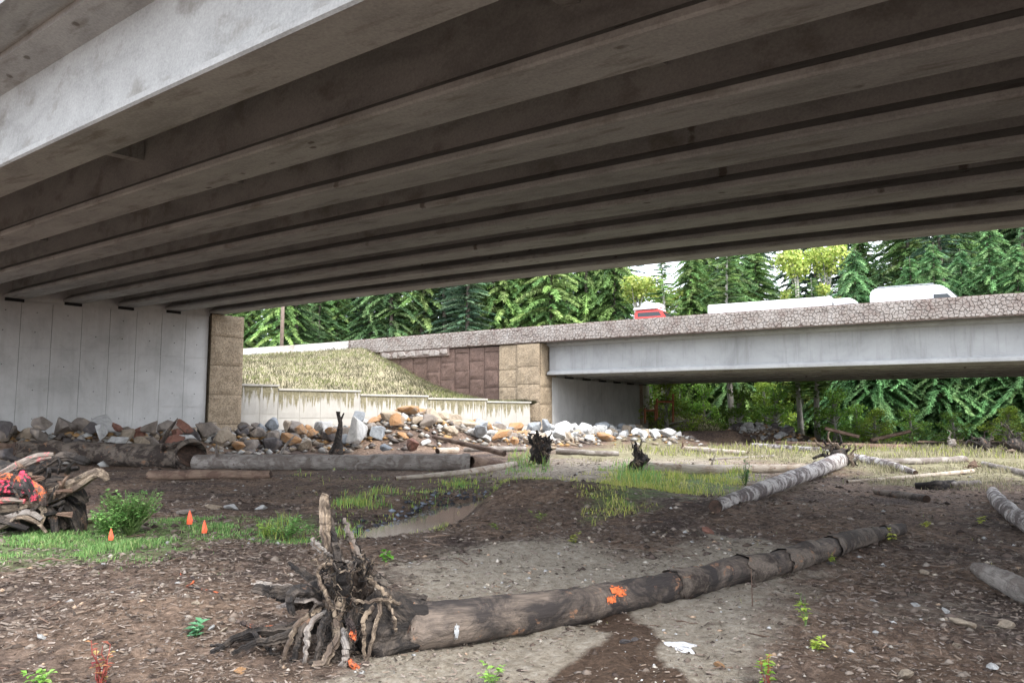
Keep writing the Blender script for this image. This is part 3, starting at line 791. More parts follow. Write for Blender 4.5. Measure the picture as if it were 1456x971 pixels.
# road behind the parapet on the fill, and embankment
def sheet(name, fn, nu, nv, mat, kind='structure', label=None):
    V = [fn(i/nu, j/nv) for j in range(nv+1) for i in range(nu+1)]
    Fc = [(j*(nu+1)+i, j*(nu+1)+i+1, (j+1)*(nu+1)+i+1, (j+1)*(nu+1)+i) for j in range(nv) for i in range(nu)]
    me = mesh_pd(name, V, Fc, True); bm = bmesh.new(); bm.from_mesh(me); bmesh.ops.recalc_face_normals(bm, faces=bm.faces[:])
    bm.faces.ensure_lookup_table()
    if sum(f.normal.z for f in bm.faces) < 0: bmesh.ops.reverse_faces(bm, faces=bm.faces[:])
    bm.to_mesh(me); bm.free()
    return tag(link(name, me, mat), label, None, None, kind)
M_asph = plain('asphalt', (.06, .06, .06), .9)
sheet('road', lambda a, b: FB(-70+a*69.9, .3+b*19.6, ZT(-70+a*69.9)-.86), 20, 2, M_asph)
sheet('road', lambda a, b: FB(-.05+a*52, .33+b*19.3, ZT(-.05+a*52)-.852), 20, 2, M_asph)

# white retaining wall (between the two bridges)
RA = Vector(NB(T0+.1, UW1+1.83, 0, False)); RB = Vector(FB(-.55, -.35, 0))
RL = (Vector((RB.x, RB.y, 0))-Vector((RA.x, RA.y, 0))).length; RD = Vector((RB.x-RA.x, RB.y-RA.y, 0)).normalized(); RN = Vector((RD.y, -RD.x, 0))
def RW(s, d, z): return (RA.x+RD.x*s+RN.x*d, RA.y+RD.y*s+RN.y*d, z)
def rs(px, py):
    q = PP(px, py, (RA.x, RA.y), (RD.x, RD.y)); return (q-Vector((RA.x, RA.y, 0))).dot(RD), q.z
steps = [(330, 396, 546.5), (396, 512, 554), (512, 608, 561.5), (608, 692, 566.5), (692, 765, 571)]
rw = empty('retaining_wall', RW(RL/2, 0, 0), 'low pale panelled retaining wall with stepped coping and brown drip stains', 'wall')
def rtop(s):
    for a, b, y in steps:
        sa_, _ = rs(a, y); sb_, _ = rs(b, y); _, z = rs((a+b)/2, y)
        if s <= sb_: return z
    return z
bw = MB(); 
for ii, (a, b, y) in enumerate(steps):
    s0, _ = rs(a, y); s1, _ = rs(b, y); _, z = rs((a+b)/2, y); s0 = max(s0, 0.0); s1 = min(s1, RL)
    if ii == 4: s1 = RL
    bw.box((s0, -.35, -1), (s1, -.02, z-.03), RW)
    cp = MB(); cp.box((s0, -.40, z-.075), (s1+.03, .075, z+.02), RW); cp.build('coping', M_white, rw)
    npan = max(1, round((s1-s0)/1.13)); 
    for i in range(npan):
        p0, p1 = s0+(s1-s0)*i/npan, s0+(s1-s0)*(i+1)/npan
        zt = z-.08
        for (za, zb) in ((zt-1.42, zt), (zt-2.84, zt-1.44), (zt-4.2, zt-2.86)):
            o = rough_block(lambda s, e, q: RW(s, e*.5, q), p0+.012, p1-.012, za, zb-.012, 'panel', M_drip, rw, n=5, seed=i*1.7+ii, depth=.03)
            me = o.data; arr = np.array([(zt-v.co.z) for v in me.vertices], np.float32)
            me.attributes['dep'].data.foreach_set('value', arr)
bw.build('wall_core', M_white, rw)

# embankment: from behind the retaining wall up to the barriers
def emb(a, b):
    s = -6 + a*(RL+6.0); z0 = rtop(max(s, 0))-.12
    p0 = Vector(RW(s, -.2, z0))
    # partner on the road line v=.1
    t = -42 + a*42
    zt = ZT(t)-.62 if t < -15.5 else (ZT(-15.5)-.62) + (t+15.5)*(3.9/8.2)*-1
    zt = max(zt, rtop(RL)-.3)
    p1 = Vector(FB(t, .14, zt)); p = p0.lerp(p1, b)
    bul = .35*math.sin(b*math.pi)*(1 if t < -12 else .4)
    p.z += bul + .06*mnoise.noise(p*.8) + .03*mnoise.noise(p*3)
    return p
M_embs = plain('embankment_soil', (.25, .22, .14), .95, .2, 0, .45, 2.5)
EMB = sheet('embankment_slope', emb, 60, 30, M_embs)
# slope beyond the far abutment
def emb2(a, b):
    b0 = b; b = max(0, (b-.22)/.78)
    t = 0.0 + a*14-1.0; v = 19.9
    top = Vector(FB(-1.5-a*1, 19.0+a*2+b*0, 4.8-a*4.6)); 
    P = Vector(FB(-1.6+a*.4, 20.05+b*16, 0)); P = Vector((P.x, P.y, 0))
    Q = Vector(FB(10+a*2, 21.5+b*12, 0))
    p = P.lerp(Q, a); kf = min(1, b0/.22); p.z = 3.4*(1-a)**1.4*(1-.25*b)*kf - .3 + .07*mnoise.noise(p); p += Vector((-.2, -3.2, 0))*(1-kf)*(a**.5)
    return p
EMB2 = sheet('grass_slope', emb2, 24, 16, M_embs)
# ============================================================ TUBES: LOGS
def jitter_rad(n, r0, r1, rough, rr):
    return [ (r0+(r1-r0)*i/(n-1))*(1+rough*rr.uniform(-1, 1)) for i in range(n)]
def end_disc(mb, c, d, r, n=14):
    pass
def log_path(pp, n):
    pts = []; rad = []
    for (px, py, dia) in pp:
        q = AG(px, py); Y = q.y; r = dia*Y/F/2/ math.sqrt(1+((px-728)/F)**2)*1.0
        r = dia*Y/F/2; pts.append(Vector((q.x, q.y, q.z+r*.82))); rad.append(r)
    return resample(pts, rad, n)
def make_log(name, pp, mat, label, cat='log', group='fallen logs lying on the ground', n=None, rings=16, rough=.10, sidebranch=0, endmat=True, pts3=None, rads=None):
    if pts3 is None: P, r = log_path(pp, n or 24)
    else: P, r = resample(pts3, rads, n or 20)
    rr = random.Random(hash(label) % 1000 if False else len(label)*7+int(abs(P[0].x)*13))
    for i in range(1, len(P)-1): P[i] = P[i]+Vector((0, 0, 1))*rr.uniform(-1, 1)*r[i]*.08
    o = empty(name, (P[0]+P[-1])/2, label, cat, group)
    mb = MB(); mb.tube(P, r, rings, rough, rr.random()*9, cap=False)
    mb.build('trunk', mat, o, True)
    for k, (c, cn, rad) in enumerate(((P[0], P[1], r[0]), (P[-1], P[-2], r[-1]))):
        d = (c-cn).normalized(); e = MB()
        e.tube([c-d*rad*.15, c+d*rad*.04], [rad*1.0, rad*.93], rings, .03)
        e.build('cut_end', W_end, o)
    for k in range(sidebranch):
        i = rr.randint(3, len(P)-4); d = (P[i+1]-P[i]).normalized()
        a = Vector((rr.uniform(-1, 1), rr.uniform(-1, 1), rr.uniform(.1, 1))); a = (a-d*a.dot(d)).normalized()
        s = MB(); L = r[i]*rr.uniform(1.6, 3.2)
        s.tube([P[i]+a*r[i]*.6, P[i]+a*(r[i]+L*.5)+d*L*.2, P[i]+a*(r[i]+L)+d*L*.5], [r[i]*.22, r[i]*.17, r[i]*.06], 7, .15)
        s.build('branch_stub', mat, o)
    return o, P, r
def paint_patch(parent, P, r, s, ang, ln, wid, mat, seed=1, name='paint_mark'):
    """ragged thin coat wrapped on a trunk: s index float, ang around"""
    rr = random.Random(seed); i = int(s); f = s-i; c = P[i].lerp(P[i+1], f); rad = r[i]
    d = (P[i+1]-P[i]).normalized(); side = d.cross(Vector((0, 0, 1))).normalized(); up = side.cross(d)
    V = []; Fc = []; nu, nv = 14, 8; keep = {}
    for j in range(nv+1):
        for k in range(nu+1):
            a = ang+(j/nv-.5)*wid/rad; x = (k/nu-.5)*ln
            n_ = side*math.sin(a)+up*math.cos(a)
            V.append(c+d*x+n_*(rad*1.07+.004))
    for j in range(nv):
        for k in range(nu):
            e = math.hypot((k+.5)/nu*2-1, (j+.5)/nv*2-1)+rr.uniform(-.25, .3)
            if e < .85: q = j*(nu+1)+k; Fc.append((q, q+1, q+nu+2, q+nu+1))
    mb = MB(); mb.add(V, Fc); return mb.build(name, mat, parent, True)

def wiggle(a, b, n, amp, rr, sag=0):
    a = Vector(a); b = Vector(b); L = (b-a).length; out = []
    ph = [rr.uniform(0, 6.28) for _ in range(6)]
    for i in range(n):
        f = i/(n-1); e = math.sin(f*math.pi)**.6 if 0 < f < 1 else 0
        off = Vector((math.sin(f*5+ph[0])+.5*math.sin(f*11+ph[3]), math.sin(f*6+ph[1])+.5*math.sin(f*13+ph[4]), math.sin(f*5.5+ph[2])+.5*math.sin(f*12+ph[5])))
        out.append(a.lerp(b, f)+off*amp*L*e*.4+Vector((0, 0, sag*math.sin(f*math.pi))))
    return out
def root_wad(parent, c, axis, size, n, seed, rbase, mats=(W_root, W_rootp), pale=.2, flat_=1.0, gmin=True):
    """roots radiating from c in the plane across axis (pointing away from trunk)"""
    rr = random.Random(seed); axis = axis.normalized()
    s1 = axis.cross(Vector((0, 0, 1))).normalized(); s2 = s1.cross(axis).normalized()
    core = MB(); core.tube([c-axis*size*.25, c-axis*size*.05, c+axis*size*.1, c+axis*size*.2], [rbase*1.0, rbase*1.3, rbase*1.45, rbase*.6], 16, .6, seed)
    core.build('root_core', mats[0], parent, True)
    for k in range(n):
        a = 2*math.pi*(k+rr.uniform(-.4, .4))/n; L = size*rr.uniform(.45, 1.05)
        dr = s1*math.cos(a)+s2*math.sin(a)*flat_ + axis*rr.uniform(-.15, .45)
        e = c+dr.normalized()*L
        gzv = gz(e.x, e.y)
        if e.z < gzv+.0: e.z = gzv+rr.uniform(-.03, .05)
        th = rbase*rr.uniform(.18, .5)
        pts = wiggle(c+dr.normalized()*rbase*.8, e, 9, .35, rr)
        rads = [th*(1-.75*i/8) for i in range(9)]
        mb = MB(); mb.tube(pts, rads, 7, .3, k)
        for q in range(rr.randint(1, 3)):
            i = rr.randint(3, 7); b = pts[i]; e2 = b+Vector((rr.uniform(-1, 1), rr.uniform(-1, 1), rr.uniform(-.8, .8)))*L*.4
            if e2.z < gz(e2.x, e2.y): e2.z = gz(e2.x, e2.y)+.02
            mb.tube(wiggle(b, e2, 6, .4, rr), [rads[i]*.55*(1-.8*j/5) for j in range(6)], 5, .2)
        mb.build('root', mats[1] if rr.random() < pale else mats[0], parent, True)

# ---- hero log in the foreground
hero_pp = [(575, 921, 68), (640, 915, 62), (773, 889, 51), (850, 876, 46), (924, 858, 41), (985, 845, 38), (1040, 829, 38), (1100, 817, 33), (1166, 795, 29), (1215, 778, 24), (1250, 767, 18), (1283, 758, 14)]
hero, HP, HR = make_log('uprooted_log', hero_pp, W_hero, 'long charred foreground log with torn root plate and an orange paint spot', group=None, n=70, rings=28, rough=.09, sidebranch=0)
def hi(px):                                    # index along hero nearest to pixel column
    best = min(range(len(HP)), key=lambda i: abs(728+F*HP[i].x/HP[i].y-px)); return min(max(best, 1), len(HP)-2)
paint_patch(hero, HP, HR, hi(855), R(50), .20, .10, P_orange, 4)
paint_patch(hero, HP, HR, hi(845), R(75), .12, .06, P_orange, 9)
paint_patch(hero, HP, HR, hi(640), R(95), .045, .11, P_dull, 5)
def slough(px0, px1, k, seed):                 # loose bark shells: raised plates of dark bark
    rr = random.Random(seed); i0, i1 = hi(px0), hi(px1)
    i0, i1 = min(i0, i1), max(i0, i1)+1
    V = []; Fc = []; n = 20
    for i in range(i0, i1+1):
        d = (HP[min(i+1, len(HP)-1)]-HP[i-1]).normalized(); side = d.cross(Vector((0, 0, 1))).normalized(); up = side.cross(d)
        for j in range(n):
            a = -2.2+4.4*j/(n-1)+.25*rr.uniform(-1, 1)*(j in (0, n-1)); ex = HR[i]*(1.13+k*.5+.05*mnoise.noise(Vector((i*.4, j*.5, seed))))
            V.append(HP[i]+(side*math.sin(a)+up*math.cos(a))*ex + (d*rr.uniform(-.05, .05) if i in (i0, i1) else Vector()))
    m = i1-i0+1
    for i in range(m-1):
        for j in range(n-1): Fc.append((i*n+j, i*n+j+1, (i+1)*n+j+1, (i+1)*n+j))
    mb = MB(); mb.add(V, Fc, [(v.x*1.0, v.y, v.z) for v in V]); mb.build('bark_plate', W_dark, hero, True)
slough(1045, 1072, .03, 2); slough(1100, 1130, .04, 4); slough(1168, 1228, .05, 6); slough(950, 975, 0.02, 8); slough(1245, 1268, .12, 9)
# hero root plate
HC = Vector(HP[0]); hax = (HP[0]-HP[4]).normalized()
Yh = HC.y
core = MB(); core.tube([HC-hax*.16, HC-hax*.06, HC+hax*.05, HC+hax*.18, HC+hax*.30, HC+hax*.36], [HR[0]*.86, HR[0]*.97, HR[0]*1.16, HR[0]*1.3, HR[0]*1.0, HR[0]*.4], 40, .35, 3, ridge=.12)
core.build('root_core', W_root, hero, False)
def clod(c, r_, seed):
    bm = bmesh.new(); bmesh.ops.create_icosphere(bm, subdivisions=4, radius=1)
    for v in bm.verts:
        k = 1+.45*mnoise.noise(v.co*1.7+Vector((seed, 0, 0)))+.3*mnoise.noise(v.co*5+Vector((0, seed, 0)))+.16*mnoise.noise(v.co*13)
        v.co = Vector((v.co.x*r_[0]*k, v.co.y*r_[1]*k, v.co.z*r_[2]*k))+c
        v.co.z = max(v.co.z, gz(v.co.x, v.co.y)-.02)
    me = bpy.data.meshes.new('soil_clod'); bm.to_mesh(me); bm.free(); return link('soil_clod', me, M_clod, hero)
M_clod = plain('root_soil', (.035, .027, .022), .95, .2, 0, .5, 25)
clod(PD(500, 880, Yh+.05), (.12, .12, .19), 1); clod(PD(470, 862, Yh-.02), (.13, .1, .12), 4); clod(PD(512, 835, Yh+.06), (.09, .09, .13), 7)
clod(PD(432, 852, Yh-.02), (.10, .08, .07), 9); clod(PD(505, 935, Yh-.02), (.11, .1, .14), 12); clod(PD(478, 800, Yh+.06), (.05, .06, .12), 15); clod(PD(375, 900, Yh+.02), (.14, .08, .035), 19)
def hroot(pts, w0, w1, mat, n=26, side=9, amp=.035, seed=0, rough=.5):
    rr = random.Random(seed); Q = [PD(px, py, Yh+dy) for px, py, dy in pts]
    P, r = resample(Q, [w0+(w1-w0)*i/(len(Q)-1) for i in range(len(Q))], n)
    r = [x*Yh/F/2*.82*(1 if i < n-4 or w1 > 8 else .9) for i, x in enumerate(r)]
    for i in range(1, n-1): P[i] += Vector((rr.uniform(-1, 1), rr.uniform(-1, 1), rr.uniform(-1, 1)))*amp*.25
    for p in P: p.z = max(p.z, gz(p.x, p.y)+.01)
    mb = MB(); mb.tube(P, r, side if side < 9 else 16, rough, seed, ridge=.5 if side >= 9 else 0); return mb.build('root', mat, hero, False)
HRT = [
 ([(462, 702, -.1), (461, 735, -.1), (468, 782, -.08), (486, 820, 0), (510, 850, .05)], 9, 30, W_rootp, 18),
 ([(466, 716, -.02), (472, 760, 0), (480, 800, 0), (500, 850, .05)], 7, 26, W_root, 17),
 ([(474, 748, -.12), (478, 790, -.12), (490, 850, -.05)], 6, 22, W_root, 3),
 ([(490, 736, .1), (500, 770, .1), (510, 800, .08), (530, 845, .1)], 4, 16, W_grey, 4),
 ([(494, 760, .02), (505, 792, .02), (520, 830, .05), (545, 862, .1)], 5, 20, W_root, 5),
 ([(506, 790, .14), (528, 825, .16), (560, 845, .12), (606, 852, .06)], 8, 14, W_root, 6),
 ([(520, 815, -.1), (535, 832, -.12), (556, 850, -.12)], 7, 5, W_rootp, 7),
 ([(472, 800, -.24), (457, 804, -.28), (453, 820, -.28), (463, 845, -.26), (480, 880, -.2), (498, 906, -.15)], 6, 10, W_rootp, 8),
 ([(361, 834, -.2), (385, 840, -.2), (410, 840, -.15), (445, 842, -.1), (490, 860, 0)], 11, 22, W_root, 9),
 ([(358, 828, -.15), (395, 833, -.15), (440, 836, -.05)], 6, 10, W_grey, 10),
 ([(302, 945, -.2), (309, 924, -.2), (349, 900, -.15), (404, 893, -.1), (460, 880, 0)], 7, 15, W_root, 11),
 ([(298, 938, -.1), (330, 912, -.1), (372, 906, -.1), (430, 890, 0)], 4, 12, W_root, 12),
 ([(362, 900, -.2), (382, 922, -.22), (398, 945, -.2)], 7, 4, W_root, 13),
 ([(345, 884, -.15), (372, 892, -.1), (420, 888, -.05)], 8, 11, W_orangep, 14), ([(494, 880, -.42), (500, 893, -.42), (503, 910, -.40)], 9, 7, W_orangep, 41), ([(496, 940, -.42), (508, 950, -.42), (524, 962, -.36)], 10, 5, W_orangep, 42),
 ([(398, 968, -.35), (405, 930, -.35), (425, 885, -.3), (455, 868, -.15)], 4, 12, W_rootp, 15),
 ([(412, 968, -.30), (420, 925, -.32), (435, 885, -.28), (470, 868, -.1)], 6, 12, W_root, 16),
 ([(432, 960, -.38), (436, 920, -.38), (441, 888, -.3), (470, 862, -.1)], 5, 12, W_grey, 17),
 ([(440, 962, -.36), (452, 925, -.36), (460, 888, -.3), (480, 860, -.1)], 7, 13, W_root, 18),
 ([(446, 976, -.4), (463, 938, -.38), (480, 905, -.3), (478, 880, -.2), (490, 850, -.05)], 16, 20, W_rootp, 19),
 ([(470, 974, -.3), (482, 940, -.28), (500, 900, -.2), (505, 870, -.05)], 14, 24, W_root, 20),
 ([(500, 970, -.1), (510, 940, -.1), (520, 900, 0), (525, 870, 0)], 12, 26, W_root, 21),
 ([(520, 955, -.3), (522, 936, -.3), (539, 872, -.28), (537, 852, -.15)], 4, 8, W_rootp, 22),
 ([(520, 950, -.28), (517, 905, -.3), (518, 878, -.28), (535, 858, -.15)], 3, 6, W_rootp, 23),
 ([(562, 897, -.25), (560, 880, -.27), (553, 862, -.22), (538, 850, -.1)], 4, 7, W_rootp, 24),
 ([(500, 852, -.32), (520, 856, -.32), (545, 852, -.25), (570, 858, -.2)], 4, 7, W_rootp, 25),
 ([(416, 872, -.3), (412, 850, -.3), (430, 838, -.25), (465, 850, -.1)], 8, 18, W_root, 26),
 ([(444, 770, -.1), (455, 778, -.12), (470, 790, -.1), (500, 800, -.02)], 9, 7, W_grey, 27),
 ([(538, 790, .05), (520, 800, .02), (505, 812, 0), (488, 830, 0)], 2, 5, W_rootp, 28),
 ([(395, 862, -.2), (415, 856, -.2), (440, 850, -.2), (475, 860, -.1)], 5, 16, W_grey, 31),
 ([(380, 845, -.1), (410, 850, -.1), (450, 858, 0)], 5, 18, W_root, 32),
 ([(330, 930, -.35), (360, 915, -.3), (400, 905, -.25), (450, 890, -.1)], 6, 16, W_root, 33),
 ([(410, 800, .05), (430, 815, .02), (460, 835, 0), (490, 850, 0)], 4, 18, W_root, 34),
 ([(530, 800, .1), (520, 820, .08), (505, 845, .05)], 4, 14, W_root, 35),
 ([(455, 960, -.2), (470, 920, -.2), (480, 885, -.1)], 14, 22, W_root, 36),
 ([(485, 965, -.42), (492, 930, -.4), (488, 895, -.3)], 7, 12, W_grey, 37),
]
for pts, w0, w1, mt, sd in HRT: hroot(pts, w0, w1, mt, seed=sd)
rr = random.Random(99)
for k in range(95):
    a = rr.uniform(0, 6.28); L = rr.uniform(14, 46); cx, cy = rr.uniform(455, 530), rr.uniform(790, 925)
    ex, ey = cx+math.cos(a)*L*.7, cy+math.sin(a)*L
    d0, d1 = rr.uniform(-.25, .05), rr.uniform(-.45, .05)
    mx_, my_ = (cx+ex)/2+rr.uniform(-14, 14), (cy+ey)/2+rr.uniform(-14, 14)
    hroot([(cx, cy, d0), (mx_, my_, (d0+d1)/2-.06), (ex, ey, d1)], rr.uniform(1.5, 5.5), .8, rr.choice([W_root, W_root, W_root, W_rootp]), 10, 6, .09, 200+k)
# ---- other logs
make_log('log', [(16, 655, 30), (70, 655, 31), (150, 659, 32), (225, 662, 34), (262, 665, 41), (272, 665, 43)], W_dark, 'thick dark log with flared butt lying in front of the near abutment wall', n=40, rings=22, rough=.14, sidebranch=2)
make_log('log', [(-60, 645, 16), (-10, 644, 16), (22, 645, 15)], W_brown, 'short brown log entering at the left edge behind the painted root plate')
lg3, P3, R3 = make_log('log', [(278, 666, 22), (380, 667, 23), (480, 668, 23), (570, 668, 24), (668, 668, 25)], W_grey, 'long smooth grey log lying level in front of the riprap heap', n=40, rings=20, rough=.05, sidebranch=2)
make_log('log', [(668, 668, 22), (690, 667, 18), (718, 664, 9)], W_brown, 'short tapering reddish log end butted against the long grey log')
make_log('log', [(210, 681, 13), (290, 681, 14), (385, 679, 11)], W_brown, 'low weathered brown log half sunk in the soil below the thick dark log')
make_log('log', [(562, 682, 5), (640, 677, 8), (690, 672, 11), (732, 663, 8)], W_pale, 'thin pale curved log lying below the end of the long grey log')
make_log('log', [(622, 645, 9), (650, 644, 9)], W_pale, 'short pale log stub between the rocks and the long grey log')
make_log('log', [(660, 642, 6), (700, 641, 7), (747, 641, 7)], W_grey, 'thin pale grey log leading to the black root clump')
make_log('pole', None, W_brown, 'dark brown pole slanting down off the riprap heap beside the grey log', 'pole', pts3=[PD(616, 621, 31.5), PD(665, 632, 29.5), PD(717, 645, 27.5)], rads=[.07, .09, .10])
make_log('log', [(792, 645, 9), (835, 647, 8), (880, 648, 7)], W_grey, 'thin grey log stretching right from the black root clump', rough=.06)
lg5, P5, R5 = make_log('uprooted_log', [(912, 671, 16), (990, 674, 15), (1080, 672, 13), (1165, 669, 10)], W_pale, 'long pale log with black torn roots at its left end, beyond the yellow grass', n=40, rough=.08, sidebranch=2)
root_wad(lg5, P5[0]+Vector((-.05, 0, .15)), Vector((-1, -.2, .15)), .85, 13, 31, .2)
lg6, P6, R6 = make_log('uprooted_log', [(1017, 729, 20), (1194, 664, 22)], W_birch, 'white-barked log, round cut end facing left, black roots at its far end', n=40, rings=22, rough=.06)
root_wad(lg6, P6[-1]+Vector((.1, .2, .1)), (P6[-1]-P6[-6]), .95, 17, 37, .2)
lg6b, _, _ = make_log('log', [(1070, 636, 7), (1130, 640, 7), (1190, 645, 8)], W_birch, 'slim white log pointing at the black roots of the white-barked log')
make_log('log', [(1212, 655, 12), (1250, 662, 12), (1275, 668, 11), (1302, 675, 7)], W_birch, 'patchy white and brown log slanting down right, just past the black upright roots')
make_log('log', [(1250, 659, 8), (1310, 660, 10), (1372, 657, 10)], W_grey, 'level grey log lying in the dry meadow on the right')
make_log('log', [(1205, 687, 5), (1290, 681, 6), (1383, 672, 6)], W_pale, 'very thin pale pole log lying across the dry meadow')
make_log('log', [(1245, 702, 7), (1280, 708, 11), (1318, 714, 11)], W_dark, 'short dark log lying on the mulch, right of the middle')
make_log('log', [(1303, 695, 10), (1330, 697, 15), (1357, 690, 9)], W_root, 'black broken log chunk in the dry meadow', rough=.3)
make_log('log', [(1350, 692, 8), (1392, 690, 8)], W_grey, 'small grey log chunk beside the black broken chunk', rough=.2)
make_log('log', [(1412, 706, 15), (1418, 718, 20), (1435, 735, 23), (1475, 765, 26)], W_birch, 'stout white-barked log leaving the view at the right edge', n=30, rings=20)
make_log('log', [(1386, 812, 12), (1400, 823, 24), (1430, 840, 30), (1490, 872, 38)], W_grey, 'grey bark-covered log with pointed end at the lower right edge', n=34, rings=22, rough=.12)
make_log('log', [(1398, 661, 6), (1456, 676, 9), (1500, 688, 10)], W_grey, 'grey log at the right edge of the meadow, slanting down right')
make_log('log', [(1104, 632, 6), (1200, 637, 8), (1295, 638, 7)], W_brown, 'long thin dark brown log lying along the foot of the forest')
make_log('pole', None, W_brown, 'leaning brown pole propped on the long dark log at the forest edge', 'pole', pts3=[PD(1173, 609, 46), PD(1222, 621, 45.5)], rads=[.1, .11])
make_log('pole', None, W_brown, 'leaning brown pole rising to the right at the forest edge', 'pole', pts3=[PD(1238, 626, 45.5), PD(1294, 613, 46)], rads=[.12, .1])
lg8, P8, R8 = make_log('uprooted_log', [(972, 640, 7), (1010, 644, 8), (1064, 647, 6)], W_pale, 'pale brown log with small rust-brown root stub, right of the far abutment')
root_wad(lg8, P8[0], Vector((-1, 0, .1)), .6, 8, 41, .12, (W_brown, W_rootp))
make_log('log', [(1010, 655, 4), (1100, 650, 4)], W_grey, 'slender grey stick log between the two uprooted logs')
def clump(name, px, py, size, n, seed, label, rb=.16, mats=(W_root, W_rootp), up=.5, axis=(0, -1, .2), pale=.2):
    q = AG(px, py); c = q+Vector((0, 0, size*up)); o = empty(name, q, label, 'tree roots', 'torn root clumps')
    root_wad(o, c, Vector(axis), size, n, seed, rb, mats, pale); return o, c
clump('root_clump', 769, 662, .78, 26, 51, 'black tangled root clump upright on the ground, left end of a thin grey log', .3, up=.7, axis=(-1, -.8, .1))
clump('root_clump', 1355, 640, .7, 9, 52, 'small grey root stub sticking up at the forest edge on the right', .12, (W_grey, W_rootp))
clump('root_clump', 1398, 642, 1.0, 14, 53, 'dark grey root clump at the forest edge near the right', .2, (W_root, W_grey), .35)
clump('root_clump', 1446, 645, 1.2, 14, 54, 'black root clump at the forest edge at the far right', .25, up=.3)
clump('root_clump', 1384, 668, .35, 7, 55, 'little upright stub at the end of the thin pale pole log', .08, (W_brown, W_rootp), .5)
# snag upright among the rocks
sn = empty('snag', AG(480, 655), 'slim black broken stump standing upright among the riprap boulders', 'tree stump')
sp3 = [PD(478, 645, 33.5), PD(481, 625, 33.5), PD(484, 603, 33.5), PD(481, 590, 33.5), PD(481, 585, 33.5)]
P, r = resample(sp3, [.33, .17, .10, .08, .10], 16); mb = MB(); mb.tube(P, r, 10, .2); mb.build('trunk', W_root, sn, True)
mb = MB(); mb.tube([PD(482, 600, 33.5), PD(486, 594, 33.5), PD(489, 587, 33.5)], [.07, .05, .03], 7, .2); mb.build('branch_stub', W_root, sn, True)
# ---- painted root plate at the left
q = AG(50, 756); YL = q.y; lw = empty('root_plate', q, 'black torn root plate splashed with pink and orange paint at the left edge', 'tree roots', None)
def lroot(pts, w0, w1, mat, name='root', seed=0, rough=.3, sc=1):
    Q = [PD(px, py, YL+dy) for px, py, dy in pts]; P, r = resample(Q, [w0+(w1-w0)*i/(len(Q)-1) for i in range(len(Q))], 14)
    r = [x*YL/F/2 for x in r]
    for p in P: p.z = max(p.z, gz(p.x, p.y)+.005)
    mb = MB(); mb.tube(P, r, 14, rough, seed, ridge=.45); return mb.build(name, mat, lw, False)
cm = MB(); cc = PD(18, 705, YL+.25); cm.tube([cc+Vector((-.6, .3, 0)), cc+Vector((-.1, .1, 0)), cc+Vector((.25, 0, -.02)), cc+Vector((.55, -.05, -.1)), cc+Vector((.8, 0, -.15))], [.5, .5, .42, .33, .16], 22, .35, 4); cm.build('root_core', W_root, lw, True)
LR = [([(-20, 690, 0), (10, 672, -.1), (48, 652, -.1), (76, 648, 0)], 14, 8, W_pinkpale), ([(40, 680, 0), (70, 662, 0), (93, 649, 0), (119, 655, 0), (124, 658, .05)], 12, 8, W_root),
 ([(60, 712, -.1), (86, 700, -.2), (110, 688, -.2), (135, 673, -.2), (148, 676, -.2), (152, 683, -.2)], 18, 6, W_rootp), ([(60, 690, 0), (90, 690, -.05), (112, 700, -.05), (122, 715, 0)], 24, 6, W_root), ([(70, 700, .1), (95, 715, .1), (112, 738, .1), (112, 757, .1)], 34, 16, W_root), ([(60, 730, .1), (85, 735, .1), (100, 750, .1)], 40, 20, W_root),
 ([(80, 710, -.05), (98, 725, -.1), (108, 745, -.1), (110, 757, -.1)], 16, 6, W_root), ([(50, 710, -.2), (75, 735, -.25), (78, 757, -.3)], 18, 8, W_root),
 ([(-10, 722, -.3), (20, 722, -.35), (45, 716, -.35), (62, 725, -.35), (56, 748, -.35)], 9, 5, W_rootp), ([(-10, 742, -.3), (15, 735, -.35), (40, 728, -.38), (60, 738, -.38)], 8, 5, W_grey),
 ([(-10, 750, -.3), (10, 745, -.4), (28, 735, -.42), (52, 742, -.4), (66, 757, -.4)], 8, 4, W_rootp), ([(-10, 735, -.4), (20, 745, -.42), (40, 752, -.4)], 10, 6, W_root),
 ([(-15, 700, -.35), (15, 695, -.4), (45, 700, -.4), (62, 712, -.35)], 14, 9, W_pinkp), ([(-15, 682, -.3), (15, 680, -.38), (42, 688, -.38), (60, 700, -.42), (62, 718, -.4)], 13, 9, W_orangep), ([(-15, 690, -.36), (15, 688, -.42), (40, 695, -.42)], 9, 7, W_pinkp), ([(5, 680, -.4), (22, 692, -.46), (30, 706, -.44)], 7, 6, W_pinkp), ([(30, 672, -.38), (42, 690, -.46), (48, 712, -.46)], 8, 6, W_pinkp), ([(-15, 712, -.4), (12, 710, -.42), (36, 712, -.4)], 9, 6, W_pinkpale),
 ([(95, 700, 0), (110, 715, 0), (128, 705, 0)], 8, 3, W_root), ([(60, 665, 0), (85, 668, 0), (112, 665, 0)], 10, 5, W_root)]
for k, (pts, a, b, m_) in enumerate(LR): lroot(pts, a*1.15, b, m_, seed=k)
rr = random.Random(5)
for k in range(48):
    cx, cy = rr.uniform(5, 105), rr.uniform(665, 735); a = rr.uniform(0, 6.28); L = rr.uniform(15, 38)
    lroot([(cx, cy, -.3), (cx+math.cos(a)*L*.5+rr.uniform(-5, 5), cy+math.sin(a)*L*.4, -.38), (cx+math.cos(a)*L, cy+math.sin(a)*L*.7, -.3)], rr.uniform(4, 8), 1.5, rr.choice([W_root, W_root, W_root, W_brown]), seed=k+60)
